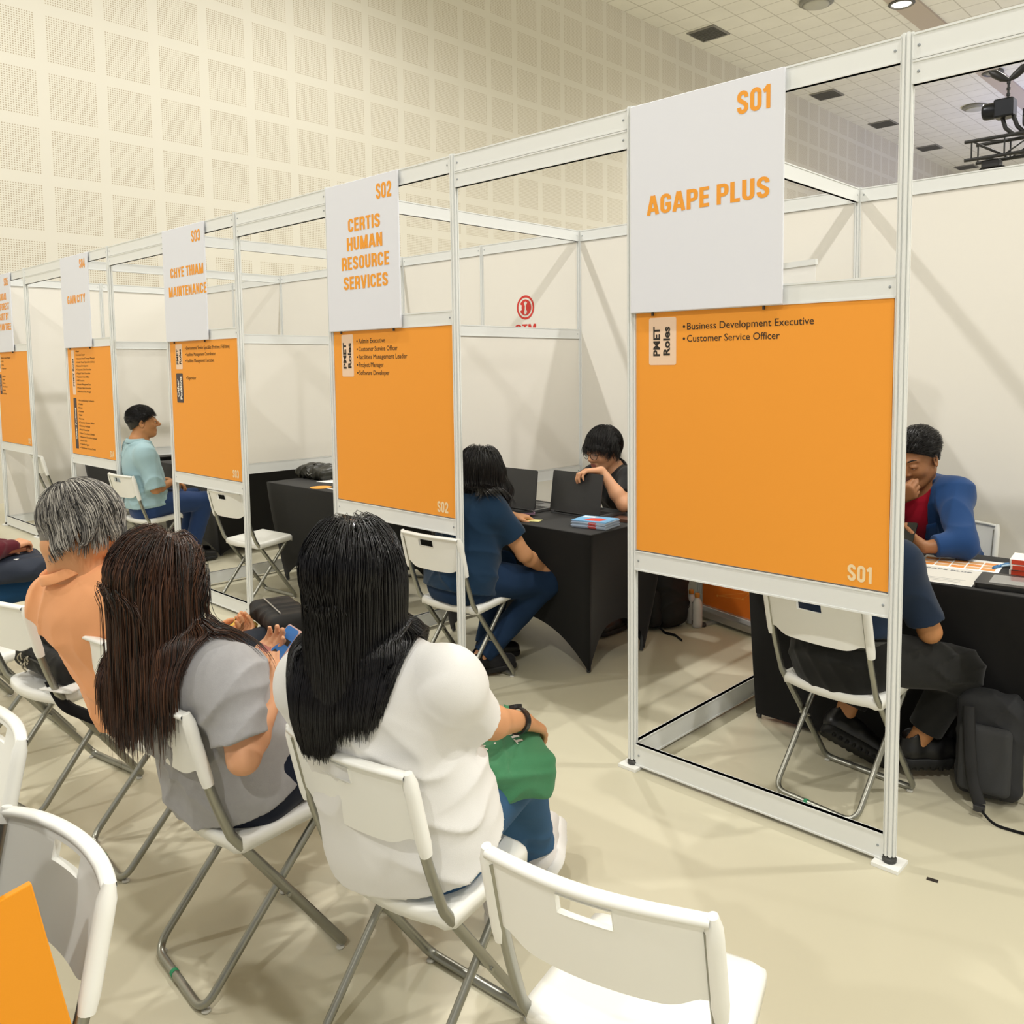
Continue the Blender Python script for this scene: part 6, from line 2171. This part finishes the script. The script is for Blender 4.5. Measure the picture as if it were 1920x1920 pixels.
a = MB(); a.tube(bend([(.12, -.16, .02), (.20, -.15, -.06), (.25, -.02, -.16), (.26, .08, -.14), (.24, .12, .02)], .03, 5), .022, 6, r2=.003, up=(0, 1, 0)); a.build('shoulder_strap', m_black_fab, t)
m_clip = mat('clip_tan', '#a59e8c', .35, .6)
for i, (x, z, r_) in enumerate(((-.09, .06, .020), (-.055, .035, .018), (-.03, .065, .014))):
    a = MB(); a.tube([(x + r_ * .8 * math.cos(q * PI / 8), -.176 - .004 * math.sin(q), z + r_ * math.sin(q * PI / 8)) for q in range(15)], .0030, 6); a.build('snap_hook', m_clip, t)
t = mthing('folded_papers', 'folded white papers sticking out under the black laptop backpack', 'paper', F_BAG @ Matrix.Translation((.20, -.085, .452)) @ Matrix.Rotation(R(14), 4, 'Z'))
a = MB()
for k in range(4):
    n = 12; vs = []
    for i in range(n + 1):
        q = PI * i / n
        x = .03 + .05 * math.sin(q) * (1 - .12 * k); z = .012 - .010 * math.cos(q) * (1 - .2 * k)
        vs += [(x, -.05, z), (x, .05, z)]
    a.add(vs, [(2 * i, 2 * i + 1, 2 * i + 3, 2 * i + 2) for i in range(n)], smooth=True)
    a.add([(-.08, -.05, .002 + .0005 * k), (.03, -.05, .002 + .0005 * k), (.03, .05, .002 + .0005 * k), (-.08, .05, .002 + .0005 * k)], [(0, 1, 2, 3)])
o = a.build('page', m_paper, t); s_ = o.modifiers.new('solid', 'SOLIDIFY'); s_.thickness = .0012
t = mthing('shoulder_bag', 'navy bag with a small white tag on the lap at the left edge', 'bag', F_J @ Matrix.Translation((.09, .25, .615)) @ Matrix.Rotation(R(-10), 4, 'Z'))
S = Shape(); S.box(V3(0, 0, 0), V3(.19, .13, .055), None, .045, .02); S.ell(V3(.1, .04, .0), V3(.11, .10, .05), None, .03); S.disp = folds(V3(0, 0, 0), np.eye(3), .010, 57, .8); soft('bag_body', S, mat('bag_navy', '#1c2536', .75, bump=(350, .3, .001)), t, .006)
a = MB(); a.prism([(.12, -.012), (.145, -.002), (.122, .010)], .056, .058); a.build('tag', m_paper, t)
t = mthing('clutch', 'flat brown leather clutch on the navy bag at the left edge', 'clutch', F_J @ Matrix.Translation((.05, .21, .683)) @ Matrix.Rotation(R(12), 4, 'Z') @ Matrix.Rotation(R(-6), 4, 'Y'))
bevel(slab(.26, .11, .014, .012).build('leather_cover', mat('leather_tan', '#7a4526', .45), t), .003)
t = mthing('pouch', 'red cloth pouch on the lap of the woman in grey, under her phone', 'pouch', F_G @ Matrix.Translation((-.01, .13, .625)))
S = Shape(); S.box(V3(0, 0, 0), V3(.10, .07, .04), None, .03, .02); S.disp = folds(V3(0, 0, 0), np.eye(3), .010, 58, .6); soft('pouch_body', S, cloth('pouch_red', '#b3202c'), t, .005)

# ---- orange folder by the chair facing away, tape on the floor
t = mthing('document_folder', 'orange folder with a darker orange corner standing at the bottom left', 'folder', axes((-.40, -2.182, .45), V3(0, -.985, -.17), V3(1, 0, 0), V3(0, -.17, .985)))
a = MB(); a.box(0, .31, -.006, .006, 0, .385); bevel(a.build('cover', mat('folder_orange', '#f09a10', .45, noise=(500, .04)), t), .002)
a = MB(); a.add([(.31, .0066, .0), (.31, .0066, .235), (.10, .0066, .0)], [(0, 1, 2)]); a.add([(.31, -.0066, .0), (.31, -.0066, .235), (.10, -.0066, .0)], [(2, 1, 0)]); a.build('corner_print', mat('folder_red_orange', '#ee6f1b', .45), t)
t = mthing('tape_piece', 'small strip of black tape stuck on the floor near the S01 post', 'tape', Matrix.Translation((.128, .006, 0)) @ Matrix.Rotation(R(10), 4, 'Z'))
a = MB(); a.box(-.016, .016, -.008, .008, .0003, .0012); a.build('tape_strip', m_ink, t)
